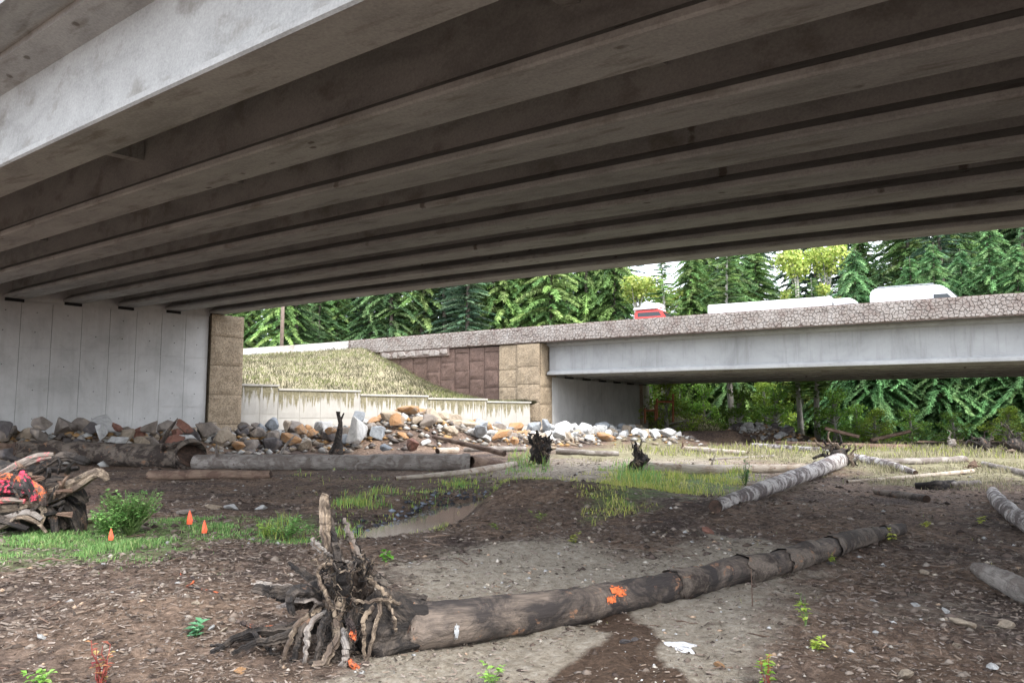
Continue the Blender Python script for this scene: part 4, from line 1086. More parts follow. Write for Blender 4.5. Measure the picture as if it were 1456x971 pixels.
# ============================================================ ROCKS
def rock_mesh(i):
    rr = random.Random(i*31+5); bm = bmesh.new()
    for k in range(rr.randint(11, 17)):
        v = Vector((rr.gauss(0, 1), rr.gauss(0, 1), rr.gauss(0, 1))).normalized(); v *= rr.uniform(.82, 1.05)
        bm.verts.new((v.x*1.0, v.y*rr.uniform(.8, .9), v.z*rr.uniform(.68, .8)))
    r = bmesh.ops.convex_hull(bm, input=bm.verts[:]); 
    bmesh.ops.delete(bm, geom=[v for v in bm.verts if not v.link_faces], context='VERTS')
    bmesh.ops.dissolve_limit(bm, angle_limit=R(16), verts=bm.verts[:], edges=bm.edges[:])
    bmesh.ops.bevel(bm, geom=bm.edges[:], offset=.055, segments=1, affect='EDGES', profile=.5, clamp_overlap=True)
    bmesh.ops.triangulate(bm, faces=bm.faces[:])
    bmesh.ops.subdivide_edges(bm, edges=[e for e in bm.edges if e.calc_length() > .5], cuts=1, use_grid_fill=True)
    bmesh.ops.triangulate(bm, faces=bm.faces[:])
    for v in bm.verts: v.co += v.normal*.05*mnoise.noise(v.co*2.6+Vector((i*9, 0, 0)))
    me = bpy.data.meshes.new('boulder'); bm.to_mesh(me); bm.free(); me.materials.append(ROCKM['pale grey']); return me
RM = [rock_mesh(i) for i in range(12)]
def rock(p, s, tone, label, group, rr, name='boulder', sq=None, cat='rock'):
    o = bpy.data.objects.new(name, rr.choice(RM)); C.objects.link(o)
    o.location = p; o.scale = sq or (s*rr.uniform(.85, 1.3), s*rr.uniform(.8, 1.1), s*rr.uniform(.7, 1.05))
    o.rotation_euler = (rr.uniform(-.6, .6), rr.uniform(-.6, .6), rr.uniform(0, 6.28))
    o.material_slots[0].link = 'OBJECT'; o.material_slots[0].material = ROCKM[tone]
    return tag(o, label, cat, group)
placed = []
def pxof(p): return 728+F*p[0]/p[1]
def scatter_heap(path, n, smin, smax, tones, group, zone_fn, seed, spread=1.7, front=True):
    rr = random.Random(seed); L = [0]
    for a, b in zip(path[:-1], path[1:]): L.append(L[-1]+math.hypot(b[0]-a[0], b[1]-a[1]))
    k = 0; tries = 0
    while k < n and tries < n*40:
        tries += 1; s = rr.uniform(0, L[-1]); i = max(j for j in range(len(L)-1) if L[j] <= s); f = (s-L[i])/(L[i+1]-L[i])
        a, b = path[i], path[i+1]; dx, dy = (b[0]-a[0]), (b[1]-a[1]); ll = math.hypot(dx, dy); nx_, ny_ = dy/ll, -dx/ll
        if ny_ > 0: nx_, ny_ = -nx_, -ny_
        d = rr.triangular(-.6, spread, .5) if front else rr.gauss(0, spread*.6)
        x = a[0]+dx*f+nx_*d; y = a[1]+dy*f+ny_*d; size = rr.uniform(smin, smax)*(rr.random()**.6*.6+.5)
        if any((x-q[0])**2+(y-q[1])**2 < (.46*(size+q[2]))**2 for q in placed): continue
        placed.append((x, y, size)); px = pxof((x, y)); tone = tones(px, rr)
        big = 'large' if size > smax*.78 else ('small' if size < smin*1.05 else 'middling')
        rock((x, y, gz(x, y)+size*.34), size, tone, f'{big} {tone} boulder {zone_fn(px)}', group, rr); k += 1
def ztone(px, rr):
    if px < 290: return rr.choice(['brown-grey', 'brown-grey', 'dark grey', 'tan', 'pale grey', 'reddish brown'])
    if px < 460: return rr.choice(['brown-grey', 'tan', 'rust-orange', 'pale grey', 'brown-grey', 'dark grey', 'blue-grey', 'tan'])
    if px < 560: return rr.choice(['brown-grey', 'blue-grey', 'pale grey', 'tan', 'dark grey', 'rust-orange'])
    if px < 670: return rr.choice(['rust-orange', 'tan', 'tan', 'rust-orange', 'pale grey', 'brown-grey'])
    if px < 760: return rr.choice(['brown-grey', 'pale grey', 'blue-grey', 'tan', 'rust-orange', 'white'])
    return rr.choice(['white', 'white', 'pale grey', 'blue-grey', 'tan'])
def zlab(px):
    for lim, s in ((60, 'at the left end of the heap'), (150, 'under the near abutment wall'), (225, 'above the middle of the thick dark log'),
                   (285, 'beside the butt of the thick dark log'), (345, 'at the foot of the tan near column'), (400, 'before the left panels of the retaining wall'), (465, 'left of the black upright stump'),
                   (520, 'beside the black upright stump'), (560, 'on the left flank of the orange heap'), (615, 'in the middle of the orange heap'), (665, 'on the right flank of the orange heap'),
                   (715, 'past the slanting brown pole'), (765, 'behind the black root clump'), (830, 'at the near corner of the far abutment'), (2000, 'along the foot of the far abutment wall')):
        if px < lim: return s
GRP = 'riprap boulders heaped along the walls'
# feature boulders first
def feat(px, py, Y, s, tone, label, sq=None, emb=.0):
    p = PD(px, py, Y); p.z = p.z; rr = random.Random(int(px*3+py)); placed.append((p.x, p.y, s*.8))
    rock(p, s, tone, label, GRP, rr, sq=sq)
feat(60, 601, 27.5, .55, 'brown-grey', 'big rounded brown-grey boulder topping the heap at the left', (.58, .5, .36))
feat(55, 619, 27.0, .6, 'brown-grey', 'broad flat grey boulder under the rounded one at the left', (.72, .5, .33))
feat(8, 612, 26.5, .5, 'dark grey', 'dark boulder at the left edge of the heap', (.55, .5, .5))
feat(262, 607, 26.5, .45, 'reddish brown', 'rounded reddish boulder perched on the butt of the thick dark log', (.46, .4, .28))
feat(128, 608, 28.5, .34, 'dark grey', 'dark pointed boulder seen against the shaded wall')
feat(145, 614, 28.3, .42, 'pale grey', 'pale slab boulder above the thick dark log', (.45, .35, .5))
feat(166, 607, 29.5, .32, 'reddish brown', 'reddish pointed boulder above the thick dark log')
feat(212, 612, 30, .55, 'brown-grey', 'wide brown-grey boulder left of the perched red one', (.75, .5, .42))
feat(317, 622, 31, .42, 'tan', 'blocky tan boulder at the foot of the tan near column', (.42, .4, .5))
feat(345, 608, 34, .28, 'dark grey', 'dark knobbly boulder against the pale wall, right of the near column')
feat(386, 603, 35.5, .5, 'blue-grey', 'large blue-grey boulder before the retaining wall', (.5, .45, .5))
feat(388, 622, 34.5, .45, 'brown-grey', 'tilted grey-brown boulder below the large blue-grey one', (.4, .4, .6))
feat(408, 606, 35.6, .36, 'tan', 'tall tan shard before the retaining wall', (.3, .35, .6))
feat(413, 624, 33.6, .5, 'rust-orange', 'bright rust-orange boulder in front of the retaining wall', (.6, .4, .38))
feat(428, 612, 35.5, .4, 'rust-orange', 'pointed orange-brown boulder before the retaining wall', (.42, .35, .45))
feat(455, 606, 35.8, .5, 'pale grey', 'pale wedge boulder rising to the right before the retaining wall', (.65, .35, .38))
feat(472, 612, 35.2, .35, 'rust-orange', 'small orange boulder just left of the black stump')
feat(506, 611, 35.2, .9, 'pale grey', 'biggest pale grey boulder, right of the black stump', (.75, .6, 1.05))
feat(508, 593, 36.3, .5, 'blue-grey', 'blue-grey boulder behind the biggest pale one', (.5, .5, .5))
feat(543, 597, 38, .45, 'rust-orange', 'orange boulder on the left shoulder of the orange heap', (.42, .4, .5))
feat(581, 583, 37.9, .6, 'rust-orange', 'flat orange slab crowning the orange heap', (.68, .5, .4))
feat(564, 598, 36.8, .55, 'rust-orange', 'orange boulder under the crowning slab', (.5, .5, .55))
feat(616, 594, 39.2, .4, 'rust-orange', 'orange pointed boulder right of the crowning slab')
feat(586, 632, 32, .5, 'reddish brown', 'red-brown blocky boulder low in the orange heap', (.48, .4, .42))
feat(549, 636, 31.6, .4, 'blue-grey', 'pale blue-grey slab lying behind the long grey log', (.55, .35, .25))
feat(682, 612, 38.5, .7, 'blue-grey', 'dark-sided blue-grey boulder right of the orange heap', (.8, .5, .45))
feat(714, 618, 39.5, .55, 'rust-orange', 'broad orange boulder at the right end of the heap', (.75, .5, .35))
feat(775, 608, 45.5, .7, 'blue-grey', 'large pale blue boulder at the foot of the far tan column', (.95, .6, .5))
feat(797, 618, 45, .6, 'white', 'white boulder beside the large pale blue one', (.8, .5, .45))
feat(831, 611, 48.5, .75, 'white', 'large white boulder in front of the far abutment wall', (.75, .6, .75))
feat(855, 611, 49.5, .55, 'white', 'pointed white boulder in front of the far abutment wall', (.55, .5, .7))
feat(861, 622, 47, .6, 'rust-orange', 'orange-faced boulder among the white ones at the far abutment', (.75, .5, .5))
feat(885, 620, 50, .6, 'white', 'white boulder near the right end of the far abutment', (.75, .5, .45))
scatter_heap(HEAP, 205, .42, .82, ztone, GRP, zlab, 3, 2.7)
def t2(px, rr): return rr.choice(['pale grey', 'tan', 'pale grey', 'white'])
scatter_heap(HEAP2, 16, .35, .7, t2, 'pale boulders at the outer column', lambda px: 'at the outer corner column of the far abutment', 5, 1.0)
def t3(px, rr): return rr.choice(['pale grey', 'blue-grey', 'pale grey', 'dark grey', 'white'])
scatter_heap(HEAP3, 34, .3, .6, t3, 'grey boulder pile at the forest edge', lambda px: 'in the grey pile before the forest', 6, 1.6, False)
# rubble between boulders (uncountable)
def blob_scatter(name, xs, ys, sz, cols, mat, label, zoff=.3, seed=1):
    """many small stones as one mesh: deformed octahedra subdivided once"""
    N = len(xs); r_ = np.random.default_rng(seed)
    base = np.array([[1, 0, 0], [-1, 0, 0], [0, 1, 0], [0, -1, 0], [0, 0, 1], [0, 0, -1], [.7, .7, .2], [-.7, .7, -.1], [-.7, -.7, .2], [.7, -.7, -.1]])
    fc = np.array([[0, 6, 4], [6, 2, 4], [2, 7, 4], [7, 1, 4], [1, 8, 4], [8, 3, 4], [3, 9, 4], [9, 0, 4], [6, 0, 5], [2, 6, 5], [7, 2, 5], [1, 7, 5], [8, 1, 5], [3, 8, 5], [9, 3, 5], [0, 9, 5]])
    sc = sz[:, None, None]*r_.uniform(.6, 1.25, (N, 1, 3))*np.array([1, 1, .62])
    Vv = base[None]*(1+r_.uniform(-.22, .22, (N, 10, 1)))*sc
    a = r_.uniform(0, 6.28, N); c, s = np.cos(a)[:, None], np.sin(a)[:, None]
    X = Vv[..., 0]*c-Vv[..., 1]*s; Yy = Vv[..., 0]*s+Vv[..., 1]*c; tl = r_.uniform(-.5, .5, (N, 1)); Z = Vv[..., 2]+X*tl*.5
    Z = Z+(g(xs, ys)+sz*zoff)[:, None]
    V = np.stack([X+xs[:, None], Yy+ys[:, None], Z], -1).reshape(-1, 3)
    Fn = (fc[None]+(np.arange(N)*10)[:, None, None]).reshape(-1, 3)
    me = mesh_np(name, V, Fn, np.repeat(cols, 10, 0)); o = link(name, me, mat); return tag(o, label, None, None, 'stuff')
def pick(cols, N, r_, jit=.25):
    c = np.array(cols)[r_.integers(0, len(cols), N)]; return np.clip(c*r_.uniform(1-jit, 1+jit, (N, 1)), 0, 1)
def heap_pts(path, N, sp, r_):
    P = np.array([(p[0], p[1]) for p in path]); L = np.r_[0, np.cumsum(np.hypot(*np.diff(P, axis=0).T))]
    s = r_.uniform(0, L[-1], N); x = np.interp(s, L, P[:, 0]); y = np.interp(s, L, P[:, 1])
    return x+r_.normal(0, sp, N), y+r_.normal(-.4, sp, N)
r_ = np.random.default_rng(4)
x1, y1 = heap_pts(HEAP, 4800, 1.25, r_); x2, y2 = heap_pts(HEAP3, 350, .8, r_); x3, y3 = heap_pts(HEAP2, 150, .8, r_)
xs, ys = np.r_[x1, x2, x3], np.r_[y1, y2, y3]
blob_scatter('rubble', xs, ys, r_.uniform(.07, .24, len(xs)), pick([(.38, .36, .33), (.28, .24, .2), (.42, .26, .12), (.5, .5, .48), (.16, .14, .13), (.33, .27, .2)], len(xs), r_), M_chip, 'small broken rubble between the riprap boulders')

# ============================================================ LITTER ON THE GROUND
def polar_pts(N, r0, r1, r_, half=40):
    r = np.exp(r_.uniform(math.log(r0), math.log(r1), N)); a = np.radians(r_.uniform(-half, half, N)); return r*np.sin(a), r*np.cos(a), r
def zw(x, y): return zone(x, y)
r_ = np.random.default_rng(9)
x, y, r = polar_pts(170000, 2.6, 30, r_); z4 = zw(x, y)
keep = (r_.random(len(x)) < np.clip(1-.75*z4[:, 0]-.93*z4[:, 2], .06, 1)*(.35+1.3*vn(x*1.1, y*1.1, 77)))
x, y, r, z4 = x[keep], y[keep], r[keep], z4[keep]; N = len(x)
ln = (.006+.017*r_.random(N)**2.2)*np.clip(r/5, .8, 2.0); wd = ln*r_.uniform(.12, .45, N); a = r_.uniform(0, 6.28, N)
dx, dy = np.cos(a), np.sin(a); zz0 = g(x, y)+.004+r_.uniform(0, .012, N); tz = r_.uniform(-.35, .45, N)*ln
Vc = np.stack([np.stack([x-dx*ln-dy*wd, y-dy*ln+dx*wd, zz0-tz*.3], -1), np.stack([x-dx*ln+dy*wd, y-dy*ln-dx*wd, zz0-tz*.3+wd*.5], -1),
               np.stack([x+dx*ln+dy*wd*.5, y+dy*ln-dx*wd*.5, zz0+tz+wd*.5], -1), np.stack([x+dx*ln-dy*wd*.5, y+dy*ln+dx*wd*.5, zz0+tz], -1)], 1).reshape(-1, 3)
col = .86*pick([(.08, .06, .05), (.12, .095, .075), (.19, .15, .12), (.29, .24, .20), (.07, .055, .045), (.22, .17, .13), (.18, .145, .12), (.20, .16, .13), (.24, .20, .17), (.28, .24, .21)], N, r_)
me = mesh_np('wood_chips', Vc, (np.arange(N)*4)[:, None]+np.arange(4)[None], np.repeat(col, 4, 0))
tag(link('wood_chips', me, M_chip), 'mulch of brown wood chips strewn over the soil', None, None, 'stuff')
# sticks
sb = MB(); rr = random.Random(21); 
for k in range(620):
    rd = math.exp(rr.uniform(math.log(2.9), math.log(24))); aa = R(rr.uniform(-38, 38)); x0, y0 = rd*math.sin(aa), rd*math.cos(aa)
    zq = zone(np.array([x0]), np.array([y0]))[0]
    if zq[0] > .5 and rr.random() < .6: continue
    L = rr.uniform(.05, .22)*min(1.8, max(.8, rd/6)); th = rr.uniform(0, 6.28); e = Vector((x0+math.cos(th)*L, y0+math.sin(th)*L, 0)); e.z = gz(e.x, e.y)+rr.uniform(.005, .04)
    s_ = Vector((x0, y0, gz(x0, y0)+.006)); sb.tube(wiggle(s_, e, 4, .15, rr), [L*.035, L*.03, L*.025, L*.012], 4, 0)
tag(sb.build('twigs', W_brown), 'small broken twigs and sticks lying in the mulch', None, None, 'stuff')
# pebbles
r_ = np.random.default_rng(19)
x, y, r = polar_pts(9500, 2.6, 28, r_); z4 = zw(x, y); keep = r_.random(len(x)) < (.35+.65*z4[:, 0])*(.2+1.5*vn(x*.9, y*.9, 55)**2)
x, y, r = x[keep], y[keep], r[keep]; N = len(x)
sz = (.004+.016*r_.random(N)**2.6)*np.clip(r/4.5, .9, 2.6)
blob_scatter('pebbles', x, y, sz, pick([(.42, .37, .30), (.34, .30, .26), (.5, .46, .4), (.25, .21, .18), (.38, .28, .2), (.45, .45, .44)], N, r_), M_chip, 'pebbles scattered on the sand and mulch', .1, 8)
r_ = np.random.default_rng(23)
x, y, r = polar_pts(26000, 2.7, 34, r_, 44); z4 = zw(x, y); keep = (r_.random(len(x)) < np.clip(1-.85*z4[:, 0]-.3*z4[:, 3]-.4*z4[:, 1], .05, 1)*(.15+1.7*vn(x*.8, y*.8, 58)**2)) & (poly_sd(x, y, PUD) > .1)
x, y, r = x[keep], y[keep], r[keep]; N = len(x)
sz = (.005+.028*r_.random(N)**3)*np.clip(r/5, .8, 2.4)
blob_scatter('soil_clods', x, y, sz, pick([(.09, .068, .055), (.13, .10, .085), (.06, .045, .038), (.18, .145, .12), (.22, .185, .155)], N, r_), M_chip, 'crumbled dark soil clods all over the mulch', .05, 18)
# wet dark stones by the puddle
r_ = np.random.default_rng(29); L2 = [flat(*p) for p in [(500, 750), (545, 741), (575, 728), (605, 716), (640, 708), (690, 703)]]
s = r_.uniform(0, 1, 170); P = np.array(L2); ii = s*(len(P)-1); x = np.interp(ii, range(len(P)), P[:, 0])+r_.normal(0, .12, 170); y = np.interp(ii, range(len(P)), P[:, 1])+r_.normal(.12, .18, 170)
blob_scatter('wet_stones', x, y, r_.uniform(.025, .07, 170), pick([(.05, .055, .065), (.09, .09, .1), (.22, .25, .3)], 170, r_), M_chip, 'dark wet stones along the far edge of the puddle', .4, 9)
# single stones in the foreground
SS = [(300, 668+225, .05, 'pale grey', 'pale flat stone beside the green weed at the lower left'), (318, 895, .035, 'tan', 'small tan stone near the root plate, left side'),
 (265, 725+4, .16, 'brown-grey', 'grey-brown stone behind the orange flags'), (305, 722, .15, 'tan', 'tan stone in the row behind the orange flags'), (330, 722, .17, 'pale grey', 'pale stone in the row behind the orange flags'),
 (372, 722, .14, 'pale grey', 'rightmost pale stone in the row behind the orange flags'), (420, 795, .04, 'tan', 'tan pebble left of the upright root spike'), (146, 803, .06, 'white', 'white stone at the edge of the green patch'),
 (238, 770, .05, 'pale grey', 'pale round stone below the orange flag'), (122, 742, .22, 'tan', 'tan block of stone beside the painted root plate'), (500, 757, .12, 'brown-grey', 'brown stone at the left end of the puddle'),
 (1008, 756, .10, 'reddish brown', 'reddish stone on the mulch below the white log end'), (1315, 815, .08, 'tan', 'flat tan stone on the mulch at right'), (1300, 860, .05, 'pale grey', 'pale stone on the right-hand mulch'),
 (1430, 890, .10, 'tan', 'large flat tan stone near the right edge'), (1370, 888, .09, 'tan', 'wide buried tan stone near the right edge'), (1345, 868, .04, 'pale grey', 'small pale stone left of the buried tan one'),
 (1363, 918, .045, 'tan', 'tan cobble on the reddish soil at right'), (1410, 948, .05, 'white', 'whitish stone at the lower right'), (1285, 962, .09, 'tan', 'tan stone at the bottom edge, right of centre'),
 (1022, 945, .05, 'rust-orange', 'rusty brown flat stone on the sand'), (888, 912, .045, 'dark grey', 'dark dirt-covered stone in the dark soil patch'), (902, 908, .03, 'dark grey', 'smaller dark stone in the dark soil patch'),
 (700, 897, .02, 'dark grey', 'tiny dark stone under the charred log'), (340, 955, .05, 'rust-orange', 'yellowish orange stone under the root plate'), (278, 857, .035, 'tan', 'tan stone left of the green weed'), (60, 905, .04, 'pale grey', 'pale stone in the dark mulch at the left'),
 (540, 790, .04, 'reddish brown', 'brown stone behind the root plate'), (1243, 853, .03, 'pale grey', 'small pale stone mid right'), (1180, 800, .05, 'dark grey', 'dark clod under the far end of the charred log')]
for k, (px, py, s_, tone, lab) in enumerate(SS):
    q = AG(px, py+2); rr = random.Random(k+300); rock(q+Vector((0, 0, s_*.25)), s_, tone, lab, 'loose stones lying on the ground', rr, 'stone', (s_*1.3, s_, s_*.6))
# white spilled powder
q = AG(970, 920)
V = []; Fc = []; nr_, na = 7, 28
for i in range(nr_+1):
    for k in range(na):
        a = k/na*6.283; R0_ = .10*(1+.3*math.sin(a*3)+.15*math.sin(a*5+1)+.1*math.sin(a*9)); f = i/nr_
        x_, y_ = q.x+math.cos(a)*R0_*f, q.y+math.sin(a)*R0_*f*1.8; V.append((x_, y_, gz(x_, y_)+.012*(1-f**3)-.002*(i == nr_)))
for i in range(nr_):
    for k in range(na): Fc.append((i*na+k, (i+1)*na+k, (i+1)*na+(k+1) % na, i*na+(k+1) % na))
mb = MB(); mb.add(V, Fc); tag(mb.build('powder_spill', P_white, None, True), 'small patch of white powder spilled on the sandy ground', 'powder')

# ============================================================ VEGETATION
def blades(name, x, y, z, h, w_, cols, mat, lean=.5, seed=0, label=None, kind='stuff', parent=None):
    N = len(x); r_ = np.random.default_rng(seed); a = r_.uniform(0, 6.28, N); b = r_.uniform(0, 6.28, N); ln = r_.uniform(.1, lean, N)*h
    dx, dy = np.cos(a)*w_/2, np.sin(a)*w_/2; lx, ly = np.cos(b)*ln, np.sin(b)*ln
    P0 = np.stack([x-dx, y-dy, z-.01], -1); P1 = np.stack([x+dx, y+dy, z-.01], -1)
    P2 = np.stack([x+dx*.8+lx*.35, y+dy*.8+ly*.35, z+h*.6], -1); P3 = np.stack([x-dx*.8+lx*.35, y-dy*.8+ly*.35, z+h*.6], -1); P4 = np.stack([x+lx, y+ly, z+h*.95], -1)
    V = np.stack([P0, P1, P2, P3, P4], 1).reshape(-1, 3); o_ = (np.arange(N)*5)[:, None, None]
    Fn = (np.array([[0, 1, 2], [0, 2, 3], [3, 2, 4]])[None]+o_).reshape(-1, 3)
    me = mesh_np(name, V, Fn, np.repeat(cols, 5, 0)); o = link(name, me, mat, parent)
    if kind: tag(o, label, None, None, kind)
    elif label: o['label'] = label
    return o
def poly_pts(poly_px, N, r_, clump=0.0, sc=1.2, seed=0):
    P = W_(poly_px); xs = [p[0] for p in P]; ys = [p[1] for p in P]; x = r_.uniform(min(xs), max(xs), N*4); 
    y = np.exp(r_.uniform(math.log(max(min(ys), 1)), math.log(max(ys)), N*4))
    rj = np.hypot(x, y)/12
    sd = poly_sd(x+fbm(x*1.4, y*1.4, 3, 4)*2.0*rj, y+fbm(x*1.4, y*1.4, 3, 6)*3.2*rj, P)
    m = r_.random(len(x)) < 1-sstep(-.5, .35, sd/rj)
    if clump: m &= r_.random(len(x)) < np.clip((vn(x*sc, y*sc, seed+70)*.6+vn(x*sc*3.3, y*sc*3.3, seed+71)*.4-clump)*5, 0.01, 1)
    return x[m][:N], y[m][:N]
YG = [(.32, .38, .09), (.42, .44, .14), (.26, .36, .08), (.48, .46, .2), (.20, .31, .07)]
GG = [(.15, .30, .09), (.20, .38, .12), (.26, .42, .16), (.12, .24, .07)]
DG = [(.38, .34, .22), (.30, .28, .17), (.24, .25, .13), (.44, .40, .29), (.22, .2, .14)]
def patch(name, poly, N, h, w_, cols, label, clump=.4, sc=1.2, seed=0, lean=.6):
    r_ = np.random.default_rng(seed); x, y = poly_pts(poly, N, r_, clump, sc, seed); n = len(x)
    hh = r_.uniform(.3, 1, n)**1.3*h*(.25+1.5*vn(x*1.7, y*1.7, seed)**1.6); yy = np.clip(y/12, .5, 4)
    return blades(name, x, y, g(x, y), hh, np.full(n, w_)*yy, pick(cols, n, r_), M_grass, lean, seed, label)
patch('grass', [(825, 752), (835, 700), (865, 672), (935, 668), (1040, 664), (1068, 690), (1000, 712), (930, 726), (870, 735)], 8500, .24, .009, YG+[(.52, .50, .14), (.46, .48, .12), (.56, .52, .2)], 'yellow-green tall grass patch in the middle of the clearing', .40, 1.3, 1, .9)
patch('grass', [(640, 728), (690, 705), (740, 683), (790, 680), (800, 692), (740, 702), (690, 722)], 2600, .16, .010, YG, 'yellow-green grass along the edge of the mound', .3, 1.5, 2)
patch('grass', [(380, 765), (420, 735), (470, 712), (540, 700), (620, 682), (720, 672), (740, 680), (640, 702), (560, 725), (500, 755), (450, 772)], 5200, .19, .011, YG[:3]+GG[:2], 'green and yellow grass tufts on the far bank of the puddle', .5, 1.6, 3)
patch('grass', [(580, 752), (620, 742), (640, 740), (600, 755)], 500, .13, .008, YG, 'small grass tuft on the near bank of the puddle', .1, 2, 4)
patch('ground_cover', [(-60, 745), (60, 742), (150, 745), (300, 742), (450, 738), (450, 765), (330, 770), (280, 775), (190, 788), (60, 798), (-60, 802)], 12000, .085, .013, GG+[(.33, .42, .17)], 'low bright green ground cover spread before the painted root plate', .40, 1.5, 5, .9)
patch('ground_cover', [(80, 800), (200, 770), (330, 775), (340, 800), (300, 850), (150, 830)], 1300, .06, .010, GG, 'thin green sprouts in the mulch below the flags', .6, 1.8, 6, .9)
patch('meadow_grass', [(1060, 640), (1180, 646), (1456, 642), (1640, 660), (1600, 690), (1456, 700), (1300, 700), (1210, 690), (1190, 662), (1080, 658)], 10000, .2, .010, DG, 'dry straw-coloured meadow grass on the right', .42, .5, 7, .9)
patch('meadow_grass', [(905, 636), (1060, 634), (1456, 632), (1800, 640), (1800, 650), (1070, 648), (900, 650)], 9000, .36, .012, DG+YG[:2], 'dry grass along the foot of the forest', .25, .4, 8)
patch('meadow_grass', [(800, 656), (900, 648), (960, 655), (1180, 655), (1190, 668), (1060, 662), (920, 664), (830, 668)], 3000, .14, .012, DG, 'thin dry grass among the middle logs', .5, .7, 9)
patch('grass', [(720, 665), (765, 640), (775, 655), (760, 672), (730, 675)], 600, .4, .009, GG[1:]+YG[:1], 'bright green weeds beside the black root clump', .1, 1.0, 10)
patch('grass', [(880, 690), (885, 668), (915, 660), (935, 672), (940, 690), (905, 698)], 900, .42, .009, GG[1:]+YG[:1], 'bright green tall weeds in front of the pale uprooted log', .1, 1.0, 11)
patch('grass', [(400, 690), (420, 672), (560, 675), (740, 668), (700, 690), (560, 700), (430, 712)], 1400, .13, .012, GG[2:]+YG[:2], 'sparse small weeds in front of the long grey log', .62, 1.3, 12)
patch('grass', [(560, 800), (700, 740), (1000, 745), (1456, 700), (1456, 990), (1100, 960)], 700, .06, .006, YG[:2]+GG[2:3], 'tiny yellow-green sprouts dotted over the mulch', .72, 2.0, 13)
# embankment grass
def on_sheet(fn, N, seed, hfun, cols, name, label, w_=.035, lean=1.2):
    r_ = np.random.default_rng(seed); P = []
    for i in range(N): P.append(fn(r_.random(), r_.random()))
    P = np.array([tuple(p) for p in P]); h = hfun(r_, N)
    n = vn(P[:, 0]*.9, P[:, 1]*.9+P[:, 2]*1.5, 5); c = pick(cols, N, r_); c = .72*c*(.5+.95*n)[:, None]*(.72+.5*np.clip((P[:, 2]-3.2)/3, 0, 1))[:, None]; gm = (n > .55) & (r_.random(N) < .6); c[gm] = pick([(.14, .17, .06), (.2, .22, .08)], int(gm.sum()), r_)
    return blades(name, P[:, 0], P[:, 1], P[:, 2], h, np.full(N, w_), c, M_grass, lean, seed, label)
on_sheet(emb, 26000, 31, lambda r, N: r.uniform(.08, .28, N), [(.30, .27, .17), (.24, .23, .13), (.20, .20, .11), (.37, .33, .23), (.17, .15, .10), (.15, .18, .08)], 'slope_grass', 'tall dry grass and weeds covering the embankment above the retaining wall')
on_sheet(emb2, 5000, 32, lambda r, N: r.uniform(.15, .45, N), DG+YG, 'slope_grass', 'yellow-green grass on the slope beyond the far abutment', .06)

# small leafy plants
def leaf_plant(name, px, py, hpx, n, cols, label, seed, leafpx=5, stem=None, spread=.6, cat='plant', group=None, mound=False):
    q = AG(px, py); sc = q.y/F; H = hpx*sc; rr = random.Random(seed); o = empty(name, q, label, cat, group)
    r_ = np.random.default_rng(seed); st = MB(); V = []; cc = []; Fn = []
    for k in range(max(2, n//9) if not mound else n//12):
        a = rr.uniform(0, 6.28); e = q+Vector((math.cos(a)*H*spread*rr.uniform(.2, 1), math.sin(a)*H*spread*rr.uniform(.2, 1), H*rr.uniform(.55, 1)))
        pts = wiggle(q-Vector((0, 0, .01)), e, 6, .15, rr); st.tube(pts, [H*.022*(1-.7*i/5) for i in range(6)], 4)
        for i in range(9 if not mound else 14):
            f = rr.uniform(.25, 1); j = min(int(f*5), 4); p = pts[j].lerp(pts[j+1], f*5-j)
            b = rr.uniform(0, 6.28); d = Vector((math.cos(b), math.sin(b), rr.uniform(-.2, .6))).normalized(); s = d.cross(Vector((0, 0, 1))).normalized()
            L = leafpx*sc*rr.uniform(.7, 1.3); up = s.cross(d)
            o0 = len(V); V += [p, p+d*L*.5+s*L*.32+up*L*.08, p+d*L-up*L*.12, p+d*L*.5-s*L*.32+up*L*.08, p+d*L*.5-up*L*.03]
            Fn += [(o0, o0+1, o0+4), (o0+1, o0+2, o0+4), (o0+2, o0+3, o0+4), (o0+3, o0, o0+4)]
            c = rr.choice(cols); m_ = rr.uniform(.75, 1.25); cc += [[v*m_ for v in c]]*5
    st.build('stem', stem or M_stem, o)
    me = mesh_np('leaves', np.array([tuple(v) for v in V]), np.array(Fn), np.array(cc)); lo = link('leaves', me, M_leaf, o)
    return o
M_stem = plain('green_stem', (.10, .16, .05), .7); M_stemr = plain('red_stem', (.25, .06, .05), .7)
BG = [(.18, .40, .11), (.24, .48, .14), (.32, .52, .18)]
leaf_plant('bush', 185, 760, 62, 1300, BG, 'bright green leafy bush beside the painted root plate', 1, 6, spread=.75, cat='bush', mound=True)
leaf_plant('bush', 155, 762, 40, 500, BG, 'smaller pale green bush touching the bright green bush on its left', 21, 6, spread=.8, cat='bush', mound=True)
leaf_plant('weed', 410, 768, 34, 200, BG, 'green leafy weed clump left of the upright root spike', 2, 6, spread=.9, mound=True)
leaf_plant('weed', 378, 764, 26, 120, [(.25, .42, .06), (.3, .45, .1)], 'yellow-green weed clump left of the green one by the root spike', 3, 5, spread=.9, mound=True)
leaf_plant('weed', 278, 905, 22, 40, [(.10, .25, .13), (.14, .30, .16)], 'low dark green weed left of the torn root plate', 4, 13, spread=.8)
leaf_plant('weed', 143, 985, 75, 60, [(.36, .12, .08), (.45, .24, .12), (.24, .06, .06), (.4, .3, .12)], 'reddish orange seedling at the bottom left', 5, 11, M_stemr, .25)
leaf_plant('weed', 60, 975, 26, 60, [(.22, .45, .08), (.3, .5, .12)], 'small bright green weed in the bottom left corner', 6, 9, spread=.9)
leaf_plant('weed', 700, 972, 28, 60, [(.24, .48, .08), (.3, .5, .12)], 'small bright green weed at the bottom edge near the middle', 7, 8, spread=.9)
